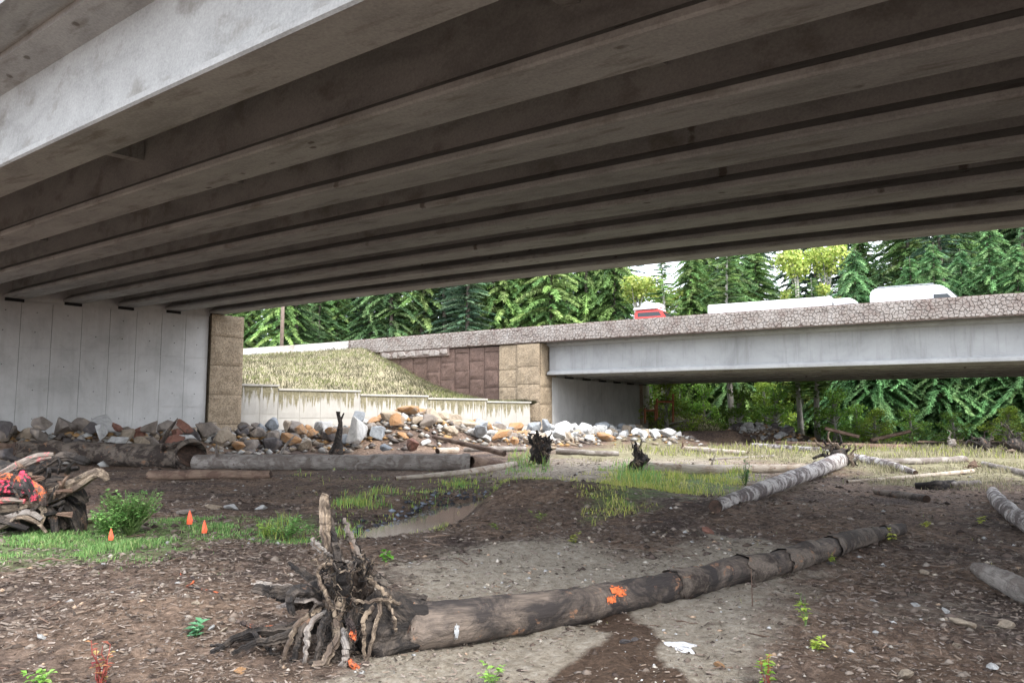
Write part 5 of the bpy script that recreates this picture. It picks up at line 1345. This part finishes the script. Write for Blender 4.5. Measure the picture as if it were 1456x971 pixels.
leaf_plant('weed', 548, 798, 16, 30, [(.18, .45, .06)], 'green weed just behind the root plate', 8, 10, spread=1.0)
leaf_plant('weed', 1145, 890, 48, 30, [(.35, .48, .08), (.4, .5, .12)], 'thin yellow-green seedling on the mulch right of the log', 9, 9, spread=.15)
leaf_plant('weed', 1163, 925, 20, 40, [(.35, .5, .08), (.42, .5, .1)], 'low yellow-green weed below the thin seedling', 10, 9, spread=.8)
leaf_plant('weed', 1092, 978, 50, 50, [(.22, .42, .06), (.5, .3, .1), (.35, .5, .1)], 'seedling with red and green leaves at the bottom edge, right of the dark soil', 11, 11, M_stemr, .3)
leaf_plant('weed', 1190, 800, 18, 24, [(.36, .45, .08)], 'yellow-green weed in front of the far part of the charred log', 12, 9, spread=.9)
leaf_plant('weed', 1268, 768, 16, 30, [(.45, .48, .08)], 'yellow-green weed at the tip of the charred log', 13, 9, spread=1.0)
leaf_plant('weed', 815, 772, 15, 30, [(.36, .40, .08)], 'yellow-green tuft on the mound face', 14, 7, spread=1.2)
leaf_plant('weed', 768, 740, 16, 30, [(.30, .42, .08)], 'green tuft on top of the mound', 15, 6, spread=1.2)
leaf_plant('weed', 706, 752, 10, 24, [(.26, .36, .08)], 'dim green tuft on the left of the mound', 16, 6, spread=1.2)
leaf_plant('sapling', 1060, 690, 34, 90, [(.06, .18, .05), (.09, .24, .07)], 'dark green sapling standing in the yellow grass', 17, 5, spread=.35, cat='sapling')
leaf_plant('weed', 1395, 745, 12, 24, [(.45, .50, .08)], 'yellow-green weed at the stout white log', 18, 7, spread=1)
leaf_plant('weed', 1320, 748, 8, 20, [(.45, .48, .08)], 'flat yellow weed on the mulch, right', 19, 7, spread=1.3)
# dry stalks in front of the hero log
o = empty('dry_stalk', AG(1070, 860), 'thin dry stalk standing in front of the charred log', 'plant'); mb = MB(); b0 = AG(1070, 862); mb.tube([b0, PD(1069, 835, b0.y), PD(1068, 808, b0.y)], [.006, .005, .003], 5); mb.build('stem', W_brown, o)
# orange pin flags
for (px, py, h, lab) in ((157, 774, 20, 'orange marker flag in the green cover, leftmost of the three'), (269, 752, 24, 'orange marker flag, middle and tallest of the three'), (290, 764, 22, 'orange marker flag, rightmost of the three')):
    q = AG(px, py); s_ = q.y/F; H = h*s_; o = empty('marker_flag', q, lab, 'marker flag', 'orange marker flags')
    mb = MB(); mb.tube([q-Vector((0, 0, .03)), q+Vector((0, 0, H))], [.006, .005], 6); mb.build('stake', W_pale, o)
    mb = MB(); n = 8; rings = [(0.2, .20), (.4, .21), (.65, .14), (.85, .09), (1.0, .03)]
    V = []; Fc = []
    for i, (f, w2) in enumerate(rings):
        for k in range(n):
            a = k/n*6.283; r2 = w2*H*(1+.25*math.sin(3*a+i)); V.append(q+Vector((math.cos(a)*r2*.8, math.sin(a)*r2*.5, f*H+.02)))
    for i in range(len(rings)-1):
        for k in range(n): Fc.append((i*n+k, i*n+(k+1) % n, (i+1)*n+(k+1) % n, (i+1)*n+k))
    mb.add(V, Fc); mb.build('flag', M_flag, o)
# painted orange twig streak on the ground
o = empty('painted_stick', AG(285, 835), 'crooked stick sprayed orange lying on the mulch at the left', 'stick'); rr = random.Random(3)
mb = MB(); a, b = AG(255, 815), AG(318, 855); a.z += .01; b.z += .01; pts = wiggle(a, b, 8, .15, rr); 
for p in pts: p.z = gz(p.x, p.y)+.012
mb.tube(pts, [.006, .009, .011, .01, .009, .008, .007, .004], 6, .4); mb.build('stick', W_orangep, o)

# ============================================================ TREES
def conifer(seed, H=22.0, Rm=3.6, nb_=290, sub=20, bare=0.0, droop=.5, cols=None, leaf=.225, dens=1.0):
    r_ = np.random.default_rng(seed); pts = []; dirs = []
    V = []; cc = []
    cols = cols or [(.035, .085, .035), (.05, .11, .045), (.03, .07, .035)]
    brV = MB()
    for b in range(nb_):
        f = (b+r_.random())/nb_; z = H*(bare+(1-bare)*f)*.985
        env = (1-f)**.62*(.55+.45*min(1, f*6+.3)) if bare == 0 else (1-f)**.7*min(1, .35+f*4)
        L = Rm*env*r_.uniform(.45, 1.2)+.15; a = b*2.399+r_.uniform(-.7, .7); dx, dy = math.cos(a), math.sin(a)
        m = max(4, int(sub*(L/Rm)*1.6*dens)+2)
        s = np.linspace(.12, 1, m); bx = dx*L*s; by = dy*L*s; bz = z+L*.15*s-droop*L*s*s+ (0.12*L*s**4)
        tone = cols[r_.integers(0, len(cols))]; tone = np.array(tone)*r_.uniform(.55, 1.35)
        if b % 4 == 0 and L > .8: brV.tube([(0, 0, z), (bx[m//2], by[m//2], bz[m//2]), (bx[-1], by[-1], bz[-1])], [.05, .03, .01], 3, cap=False)
        for side in (-1, 1, 0):
            tw = leaf*(1.25-.6*s)*r_.uniform(.7, 1.3, m)*(1 if side else .8)*(0.6+.4*L/Rm)*1.5
            ang = a+side*(1.0+r_.uniform(-.3, .3, m)); ex = np.cos(ang)*tw; ey = np.sin(ang)*tw; ez = -tw*r_.uniform(.15, .75, m)*(droop+.35)
            wx, wy = -np.sin(ang)*tw*.17, np.cos(ang)*tw*.17; wz = tw*r_.uniform(-.12, .12, m)
            for q in range(m):
                p = (bx[q], by[q], bz[q]); V += [p, (p[0]+ex[q]*.5+wx[q], p[1]+ey[q]*.5+wy[q], p[2]+ez[q]*.35+wz[q]), (p[0]+ex[q], p[1]+ey[q], p[2]+ez[q]), (p[0]+ex[q]*.5-wx[q], p[1]+ey[q]*.5-wy[q], p[2]+ez[q]*.35-wz[q])]
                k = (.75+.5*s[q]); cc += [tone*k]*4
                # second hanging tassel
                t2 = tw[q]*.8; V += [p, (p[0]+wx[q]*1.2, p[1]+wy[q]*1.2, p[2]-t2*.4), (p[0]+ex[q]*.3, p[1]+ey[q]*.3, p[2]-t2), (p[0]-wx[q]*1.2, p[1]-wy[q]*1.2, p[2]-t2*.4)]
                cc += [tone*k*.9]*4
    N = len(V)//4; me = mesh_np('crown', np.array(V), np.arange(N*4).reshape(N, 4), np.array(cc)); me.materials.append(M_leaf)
    tb = MB(); n = 10; tb.tube([(.1*math.sin(i*.9), .1*math.cos(i*.7), H*i/(n-1)*.99) for i in range(n)], [.26*(H/22)*(1-.93*i/(n-1)) for i in range(n)], 8, .06, seed)
    tb.V += []
    o_ = len(tb.V); tb.V += brV.V; tb.F += [tuple(i+o_ for i in f) for f in brV.F]; tb.W += brV.W
    tm = mesh_pd('trunk', tb.V, tb.F, True); at = tm.attributes.new('wco', 'FLOAT_VECTOR', 'POINT'); at.data.foreach_set('vector', np.array(tb.W, np.float32).ravel()); tm.materials.append(W_trunkp if bare > .25 else W_trunk)
    return me, tm, H
def broadleaf(seed, H=12.0, Rm=3.4, n=9000, cols=None, base=.18, leaf=.2):
    r_ = np.random.default_rng(seed); rr = random.Random(seed); cl = []; tb = MB()
    tb.tube([(0, 0, 0), (.1, .05, H*.4), (0, .1, H*.9)], [.2, .14, .03], 7, .1)
    for k in range(34):
        z = H*rr.uniform(base, .97); f = (z/H-base)/(1-base); R0 = Rm*math.sin(min(1, f*1.15+.12)*math.pi)**.6*rr.uniform(.35, 1) if f < .88 else Rm*.25; a = rr.uniform(0, 6.28)
        c = (math.cos(a)*R0, math.sin(a)*R0, z); cl.append((c, rr.uniform(.5, 1.1)*Rm*.33, rr.uniform(.65, 1.25))); tb.tube([(0, 0, z*.75), (c[0]*.5, c[1]*.5, z*.9), c], [.06, .04, .015], 4, cap=False)
    k = r_.integers(0, len(cl), n); cen = np.array([c[0] for c in cl])[k]; rad = np.array([c[1] for c in cl])[k]; tn = np.array([c[2] for c in cl])[k]
    d = r_.normal(0, 1, (n, 3)); d /= np.linalg.norm(d, axis=1)[:, None]; p = cen+d*(rad*r_.uniform(.3, 1.05, n)**.7)[:, None]*np.array([1, 1, .8])
    u = r_.normal(0, 1, (n, 3)); u /= np.linalg.norm(u, axis=1)[:, None]; v = np.cross(u, d); v /= np.linalg.norm(v, axis=1)[:, None]+1e-6
    L = (leaf*r_.uniform(.6, 1.4, n))[:, None]; V = np.stack([p-u*L*.5, p+v*L*.35, p+u*L*.5, p-v*L*.35], 1).reshape(-1, 3)
    c = pick(cols, n, r_, .2)*tn[:, None]; me = mesh_np('crown', V, np.arange(n*4).reshape(n, 4), np.repeat(c, 4, 0)); me.materials.append(M_leaf)
    tm = mesh_pd('trunk', tb.V, tb.F, True); at = tm.attributes.new('wco', 'FLOAT_VECTOR', 'POINT'); at.data.foreach_set('vector', np.array(tb.W, np.float32).ravel()); tm.materials.append(W_trunkp)
    return me, tm, H
DK = [(.09, .17, .10), (.12, .21, .125), (.07, .13, .085), (.16, .24, .14)]; MDG = [(.13, .24, .10), (.17, .29, .12), (.10, .19, .085), (.22, .32, .14)]; LT = [(.20, .34, .11), (.26, .40, .13), (.15, .28, .10), (.32, .44, .16)]
TREES = {'dark fir': [conifer(1, 24, 3.8, cols=DK), conifer(2, 24, 3.3, cols=DK, droop=.35), conifer(8, 24, 3.0, 230, cols=DK, droop=.7)],
         'green cedar': [conifer(3, 22, 4.0, cols=MDG, droop=.75), conifer(4, 22, 3.6, cols=MDG, droop=.6)],
         'light green cedar': [conifer(5, 18, 3.4, cols=LT, droop=.85, leaf=.25), conifer(6, 18, 3.1, cols=LT, droop=.6)],
         'bare-trunked fir': [conifer(7, 24, 2.3, 170, bare=.27, cols=LT, droop=.3, dens=.8, leaf=.22)],
         'drooping hemlock': [conifer(9, 16, 4.2, 330, 22, cols=[(.15, .32, .13), (.20, .38, .16), (.11, .24, .10), (.27, .44, .2)], droop=.9, leaf=.205, dens=1.15), conifer(10, 16, 3.8, 320, 22, cols=[(.14, .30, .12), (.18, .35, .14), (.24, .40, .16)], droop=.75, leaf=.2, dens=1.15)],
         'yellow-green broadleaf tree': [broadleaf(11, 12, 3.2, cols=[(.33, .41, .09), (.25, .34, .08), (.42, .46, .13)]), broadleaf(12, 12, 2.6, cols=[(.28, .38, .09), (.21, .31, .08), (.36, .42, .12)])],
         'green shrub': [broadleaf(13, 4, 2.2, 2600, cols=[(.24, .42, .08), (.32, .50, .10), (.18, .34, .08)], base=.05, leaf=.17), broadleaf(14, 4, 2.4, 2600, cols=[(.40, .52, .09), (.3, .45, .08)], base=.05, leaf=.17)]}
def tree(kind, px, Y, H, label, group, rr, wide=1.0, zoff=0):
    me, tm, H0 = rr.choice(TREES[kind]); x_ = XY(px, Y); z = gz(x_, Y)-.1+zoff
    o = empty('pine_tree' if kind not in ('yellow-green broadleaf tree', 'green shrub') else ('shrub' if 'shrub' in kind else 'broadleaf_tree'), (x_, Y, z), label, 'shrub' if 'shrub' in kind else 'tree', group, rr.uniform(0, 6.28))
    s = H/H0; ws = wide*(1.0 if 'shrub' in kind or 'broadleaf' in kind else 1.3)*s**.5; o.scale = (ws, ws, s)
    link_local('crown', me, M_leaf, o); link_local('trunk', tm, tm.materials[0], o); return o
def topH(px, ytop, Y): return (590-ytop)*Y/F+EYE
rr = random.Random(77)
LMK = [(400, 'at the left end, beside the light pole'), (500, 'behind the white road barriers'), (600, 'behind the left end of the stone parapet'), (700, 'above the brown panelled wing wall'), (790, 'behind the parapet over the far tan column'), (880, 'left of the yellow tree on the skyline'),
       (960, 'behind the red pickup'), (1060, 'behind the left half of the white box truck'), (1160, 'behind the right half of the white box truck'), (1240, 'between the two white vehicles'), (1340, 'behind the white van'), (2000, 'at the far right of the skyline')]
def lm(px): return next(s for l, s in LMK if px < l)
def soff(px): return 443-.107*(px-341)
TG = 'forest trees behind the far bridge'
back = []
px = 318
while px < 1620:
    for row, (Y0, dk) in enumerate(((82, 0), (92, 1), (108, 2))):
        p = px+rr.uniform(-12, 12)+row*13; ymin = 76 if p < 915 else (84 if row else 73)
        Y = Y0+rr.uniform(-3, 4)-(6 if p > 1000 else 0)-(5 if p > 1250 else 0)
        top = soff(p)-rr.uniform(70, 230)
        if 925 < p < 985: top = rr.uniform(402, 425)
        if 1085 < p < 1115 or 1243 < p < 1275: top = soff(p)+rr.uniform(8, 30)
        if 1200 < p < 1243 and row == 0: top = soff(p)-60
        if row == 0: kind = 'light green cedar' if (p < 400 or 690 < p < 900) else rr.choice(['dark fir', 'green cedar', 'green cedar', 'light green cedar'])
        else: kind = rr.choice(['dark fir', 'dark fir', 'green cedar'])
        if row == 2 and 905 < p < 1130: continue
        if row < 2 and (885 < p < 962 or 1105 < p < 1212): continue
        tree(kind, p, Y, topH(p, top, Y), f"{['', 'second-row ', 'rear '][row]}{kind} {lm(p)}", TG, rr)
    px += 34
TB = 'trees seen under the far bridge'
L2K = [(980, 'nearest the far abutment'), (1060, 'behind the grey boulder pile'), (1150, 'left of the pale bare trunks'), (1240, 'behind the long dark log'), (1330, 'behind the leaning poles'), (1420, 'above the meadow on the right'), (2000, 'at the right edge of the meadow')]
def lm2(px): return next(s for l, s in L2K if px < l)
def yback(px): return np.interp(px, [900, 1000, 1456, 1700], [70, 68, 58.5, 54])
px = 985
while px < 1640:
    Y = yback(px)+rr.uniform(1.5, 5)
    if px > 1215: kind = 'drooping hemlock'; H = rr.uniform(14, 19)
    else: kind = rr.choice(['green cedar', 'light green cedar', 'light green cedar', 'bare-trunked fir', 'light green cedar']); H = rr.uniform(17, 24)
    p = px+rr.uniform(-8, 8)
    if p < 1215: Y += 5
    if 1080 < p < 1215 or 1243 < p < 1280: H = topH(p, 440, Y)
    tree(kind, p, Y, H, f'{kind} {lm2(p)}', TB, rr)
    px += 33 if px < 1215 else 40
px = 960
while px < 1600:
    tree(rr.choice(['dark fir', 'light green cedar', 'green cedar']), px+rr.uniform(-8, 8), yback(px)+rr.uniform(14, 18), topH(px, 470, 82), f'conifer deep in the forest {lm2(px)}', TB, rr); px += 30
# pale trunks
for p, Y, lab in ((1037, 66, 'grey bare-trunked fir above the grey boulder pile'), (1135, 63, 'slender grey bare-trunked fir, left of the paler trunk'), (1161, 61, 'palest bare trunk before the dark forest'), (945, 70, 'pale slim trunk behind the rusty rail fence')):
    tree('bare-trunked fir', p, Y, 13.5 if p > 1100 else 19, lab, TB, rr)
tree('yellow-green broadleaf tree', 905, 75, topH(905, 385, 75), 'bright yellow-green tree on the skyline left of the red pickup', None, rr, 1.5)
tree('yellow-green broadleaf tree', 948, 76, topH(948, 400, 76), 'yellow-green tree just behind the red pickup', None, rr, 1.35)
tree('yellow-green broadleaf tree', 1140, 72, topH(1140, 345, 72), 'tall yellow-green tree behind the white box truck, left one of the pair', None, rr, 1.2)
tree('yellow-green broadleaf tree', 1180, 73, topH(1180, 340, 73), 'tall yellow-green tree behind the white box truck, right one of the pair', None, rr, 1.2)
for p, Y, H, lab in ((925, 71, 6, 'yellow-green shrub right of the outer column'), (965, 69, 5.5, 'light green shrub at the rusty fence'), (1000, 68, 5, 'green shrub above the grass slope'), (1102, 64, 4.5, 'bright green shrub left of the pale trunks'),
                     (1085, 66, 5, 'green shrub behind the grey boulder pile'), (1215, 60, 3, 'low pale green shrub behind the long dark log'), (1240, 58, 2.6, 'low yellowish shrub between the leaning poles'), (1290, 58, 2.5, 'low green shrub behind the right leaning pole'), (1430, 55, 2.5, 'low green shrub at the right edge of the meadow'), (1350, 56, 2.2, 'low green shrub above the grey root stub'), (1050, 62, 4.2, 'bright green shrub right of the grey boulder pile'), (1185, 60, 4.2, 'bright green shrub right of the palest trunk'), (948, 66, 5.5, 'yellow-green shrub behind the rusty rail fence')):
    tree('green shrub', p, Y, H, lab, None, rr)

# light pole
lp = PP(402, 440, (FB(-22, 1, 0)[0], FB(-22, 1, 0)[1]), (.866, -.5)); o = empty('light_pole', (lp.x, lp.y, 6.6), 'plain grey-brown light pole behind the white road barriers', 'pole')
mb = MB(); mb.tube([(lp.x, lp.y, 6.5), (lp.x, lp.y, 11), (lp.x, lp.y, 16.5)], [.17, .15, .11], 12); mb.build('shaft', plain('pole_metal', (.23, .18, .15), .6), o, True)
mb = MB(); mb.tube([(lp.x, lp.y, 6.62), (lp.x, lp.y, 6.95)], [.27, .24], 10); mb.build('base', M_chrome, o)
mb = MB(); mb.tube([(lp.x, lp.y, 16.4), (lp.x+.8, lp.y-1.2, 17.0), (lp.x+1.4, lp.y-2.2, 17.1)], [.07, .06, .05], 8); mb.build('arm', M_chrome, o)
mb = MB(); mb.box((lp.x+1.2, lp.y-2.9, 17.0), (lp.x+1.55, lp.y-2.1, 17.16)); mb.build('lamp_head', M_chrome, o)
# rusty rail fence beyond the far abutment
o = empty('rail_fence', PD(938, 605, 60), 'rusty brown post and rail fence on the slope beyond the outer column', 'fence')
def bar(a, b, r_w, name):
    mb = MB(); mb.tube([a, b], [r_w, r_w], 4); mb.build(name, M_rust, o)
for (px, y0, y1) in ((917, 580, 602), (932, 575, 598), (934, 566, 595), (957, 560, 600)): bar(PD(px, y1, 60), PD(px, y0, 60), .09, 'post')
bar(PD(915, 584, 59.9), PD(933, 583, 59.9), .08, 'rail'); bar(PD(934, 571, 59.9), PD(958, 571, 59.9), .09, 'rail')

# ============================================================ VEHICLES
def VT(t, v, z, tc, flip=1):                     # local x along the lane
    return FB(tc+t*flip, v, ZT(tc)-.848+z)
def prism(mb, prof_, v0, v1, tc, tuck=0.0):
    """profile in (x,z) extruded across"""
    n = len(prof_); V = [VT(x_, v0+(tuck if z_ > 1.1 else 0), z_, tc) for x_, z_ in prof_]+[VT(x_, v1-(tuck if z_ > 1.1 else 0), z_, tc) for x_, z_ in prof_]
    mb.add(V, [(j, (j+1) % n, n+(j+1) % n, n+j) for j in range(n)]+[tuple(range(n-1, -1, -1)), tuple(range(n, 2*n))])
def pbuild(name, prof_, v0, v1, tc, mat, o, tuck=0, bev=.06):
    mb = MB(); prism(mb, prof_, v0, v1, tc, tuck); me = mesh_pd(name, mb.V, mb.F); bm = bmesh.new(); bm.from_mesh(me); bmesh.ops.recalc_face_normals(bm, faces=bm.faces[:])
    if bev: bmesh.ops.bevel(bm, geom=bm.edges[:], offset=bev, segments=2, affect='EDGES', clamp_overlap=True)
    bm.to_mesh(me); bm.free(); return link(name, me, mat, o)
def wheels(xs_, v0, v1, tc, rad, o):
    for x_ in xs_:
        for v in (v0+.12, v1-.12):
            c0 = Vector(VT(x_, v-.12, rad, tc)); c1 = Vector(VT(x_, v+.12, rad, tc)); wh = MB(); wh.tube([c0, c1], [rad, rad], 18); w1 = wh.build('wheel', M_tyre, o)
            rm = MB(); rm.tube([c0.lerp(c1, -.03), c0.lerp(c1, 1.03)], [rad*.55, rad*.55], 14); r1 = link('rim', mesh_pd('rim', rm.V, rm.F), M_chrome, w1)
# white box truck
tc = 13.6; v0, v1 = 9.7, 12.1
bt = empty('box_truck', VT(0, 10.9, 0, tc), 'long white box truck on the far bridge, only its roof showing above the parapet', 'truck')
pbuild('cargo_box', [(-5.1, .95), (3.2, .95), (3.2, 2.78), (-5.1, 2.78)], v0, v1, tc, M_truckw, bt)
pbuild('cab', [(3.3, .5), (5.2, .5), (5.3, 1.3), (4.7, 2.35), (4.3, 2.6), (3.3, 2.6)], v0+.08, v1-.08, tc, M_truckw, bt)
pbuild('chassis', [(-5.0, .6), (3.3, .6), (3.3, .93), (-5.0, .93)], v0+.5, v1-.5, tc, M_tyre, bt, 0, 0)
pbuild('windshield', [(5.28, 1.38), (5.31, 1.42), (4.80, 2.28), (4.74, 2.26)], v0+.2, v1-.2, tc, M_glass, bt, 0, 0)
pbuild('window', [(3.9, 1.4), (4.95, 1.4), (4.55, 2.2), (3.9, 2.2)], v0+.06, v0+.1, tc, M_glass, bt, 0, 0)
pbuild('window', [(3.9, 1.4), (4.95, 1.4), (4.55, 2.2), (3.9, 2.2)], v1-.1, v1-.06, tc, M_glass, bt, 0, 0)
for v in (v0+.25, v1-.6): pbuild('headlight', [(5.24, .8), (5.3, .8), (5.3, 1.02), (5.24, 1.02)], v, v+.35, tc, M_lampw, bt, 0, 0)
for v in (v0+.15, v1-.4): pbuild('tail_light', [(-5.14, 1.0), (-5.08, 1.0), (-5.08, 1.25), (-5.14, 1.25)], v, v+.22, tc, M_lampr, bt, 0, 0)
wheels((-3.4, 3.9), v0, v1, tc, .48, bt)
for v in (v0-.012, v1-.018): pbuild('side_trim', [(-5.05, 2.62), (3.15, 2.62), (3.15, 2.67), (-5.05, 2.67)], v, v+.03, tc, M_chrome, bt, 0, 0)
# white van
tc = 22.05; v0, v1 = 4.0, 5.95
vn_ = empty('van', VT(0, 5, 0, tc), 'white van on the far bridge nearer the right edge, only its roof above the parapet', 'van')
pbuild('body', [(-2.5, .35), (2.4, .35), (2.55, .9), (2.05, 1.2), (1.35, 2.0), (1.0, 2.18), (-2.3, 2.2), (-2.5, 1.9)], v0, v1, tc, M_truckw, vn_, .06, .09)
pbuild('windshield', [(2.08, 1.24), (2.12, 1.24), (1.46, 1.95), (1.42, 1.95)], v0+.2, v1-.2, tc, M_glass, vn_, 0, 0)
for v in (v0+.035, v1-.065):
    pbuild('window', [(.75, 1.2), (1.75, 1.2), (1.42, 1.62), (.75, 1.62)], v, v+.03, tc, M_glass, vn_, 0, 0); pass
for v in (v0+.1, v1-.4): pbuild('headlight', [(2.5, .75), (2.57, .75), (2.55, .95), (2.5, .95)], v, v+.3, tc, M_lampw, vn_, 0, 0)
for v in (v0+.1, v1-.3): pbuild('tail_light', [(-2.53, .9), (-2.48, .9), (-2.48, 1.4), (-2.53, 1.4)], v, v+.2, tc, M_lampr, vn_, 0, 0)
wheels((-1.6, 1.65), v0, v1, tc, .34, vn_)
for v in (v0+.1, v1-.16): pbuild('roof_rail', [(-2.1, 2.22), (.8, 2.22), (.75, 2.27), (-2.05, 2.27)], v, v+.05, tc, M_chrome, vn_, 0, 0)
# red pickup with roof boxes
tc = 6.0; v0, v1 = 4.0, 5.9
pk = empty('pickup_truck', VT(0, 5, 0, tc), 'red pickup with pale roof boxes, left of the white truck on the far bridge', 'pickup')
pbuild('body', [(-2.7, .45), (2.6, .45), (2.65, 1.0), (1.5, 1.12), (-2.7, 1.12)], v0, v1, tc, M_red, pk, 0, .05)
pbuild('cab', [(-.95, 1.1), (1.45, 1.1), (.95, 1.85), (.6, 1.98), (-.7, 1.98), (-.95, 1.85)], v0+.04, v1-.04, tc, M_red, pk, .06, .07)
pbuild('roof_band', [(-1.0, 1.99), (.7, 1.99), (.62, 2.14), (-.92, 2.14)], v0-.02, v1+.02, tc, M_truckw, pk, 0, .03)
for (x0, x1, h) in ((-.45, .05, 2.55), (.3, .75, 2.42)): pbuild('roof_box', [(x0, 2.15), (x1, 2.15), (x1-.04, h), (x0+.04, h)], v0+.4, v1-.5, tc, M_truckw, pk, 0, .03)
pbuild('windshield', [(1.42, 1.2), (1.46, 1.2), (1.03, 1.8), (.99, 1.8)], v0+.2, v1-.2, tc, M_glass, pk, 0, 0)
for v in (v0+.07, v1-.10): pbuild('window', [(-.7, 1.2), (1.15, 1.2), (.8, 1.78), (-.7, 1.78)], v, v+.03, tc, M_glass, pk, 0, 0)
for v in (v0+.08, v1-.38): pbuild('headlight', [(2.62, .75), (2.68, .75), (2.68, .95), (2.62, .95)], v, v+.3, tc, M_lampw, pk, 0, 0)
wheels((-1.75, 1.75), v0, v1, tc, .38, pk)

# ------------------------------------------------------------ look-alikes with the same words: say which of them
byl = {}
for o in list(S.objects):
    if o.parent is None and 'label' in o and o.get('group') in (TG, TB, GRP, 'pale boulders at the outer column', 'grey boulder pile at the forest edge'): byl.setdefault(o['label'], []).append(o)
for lab, L in byl.items():
    if 2 <= len(L) <= 4:
        L.sort(key=lambda q: q.location.x/q.location.y)
        for q, wd_ in zip(L, {2: ('left-hand', 'right-hand'), 3: ('leftmost', 'middle', 'rightmost'), 4: ('leftmost', 'second from left', 'second from right', 'rightmost')}[len(L)]):
            q['label'] = wd_+' '+lab
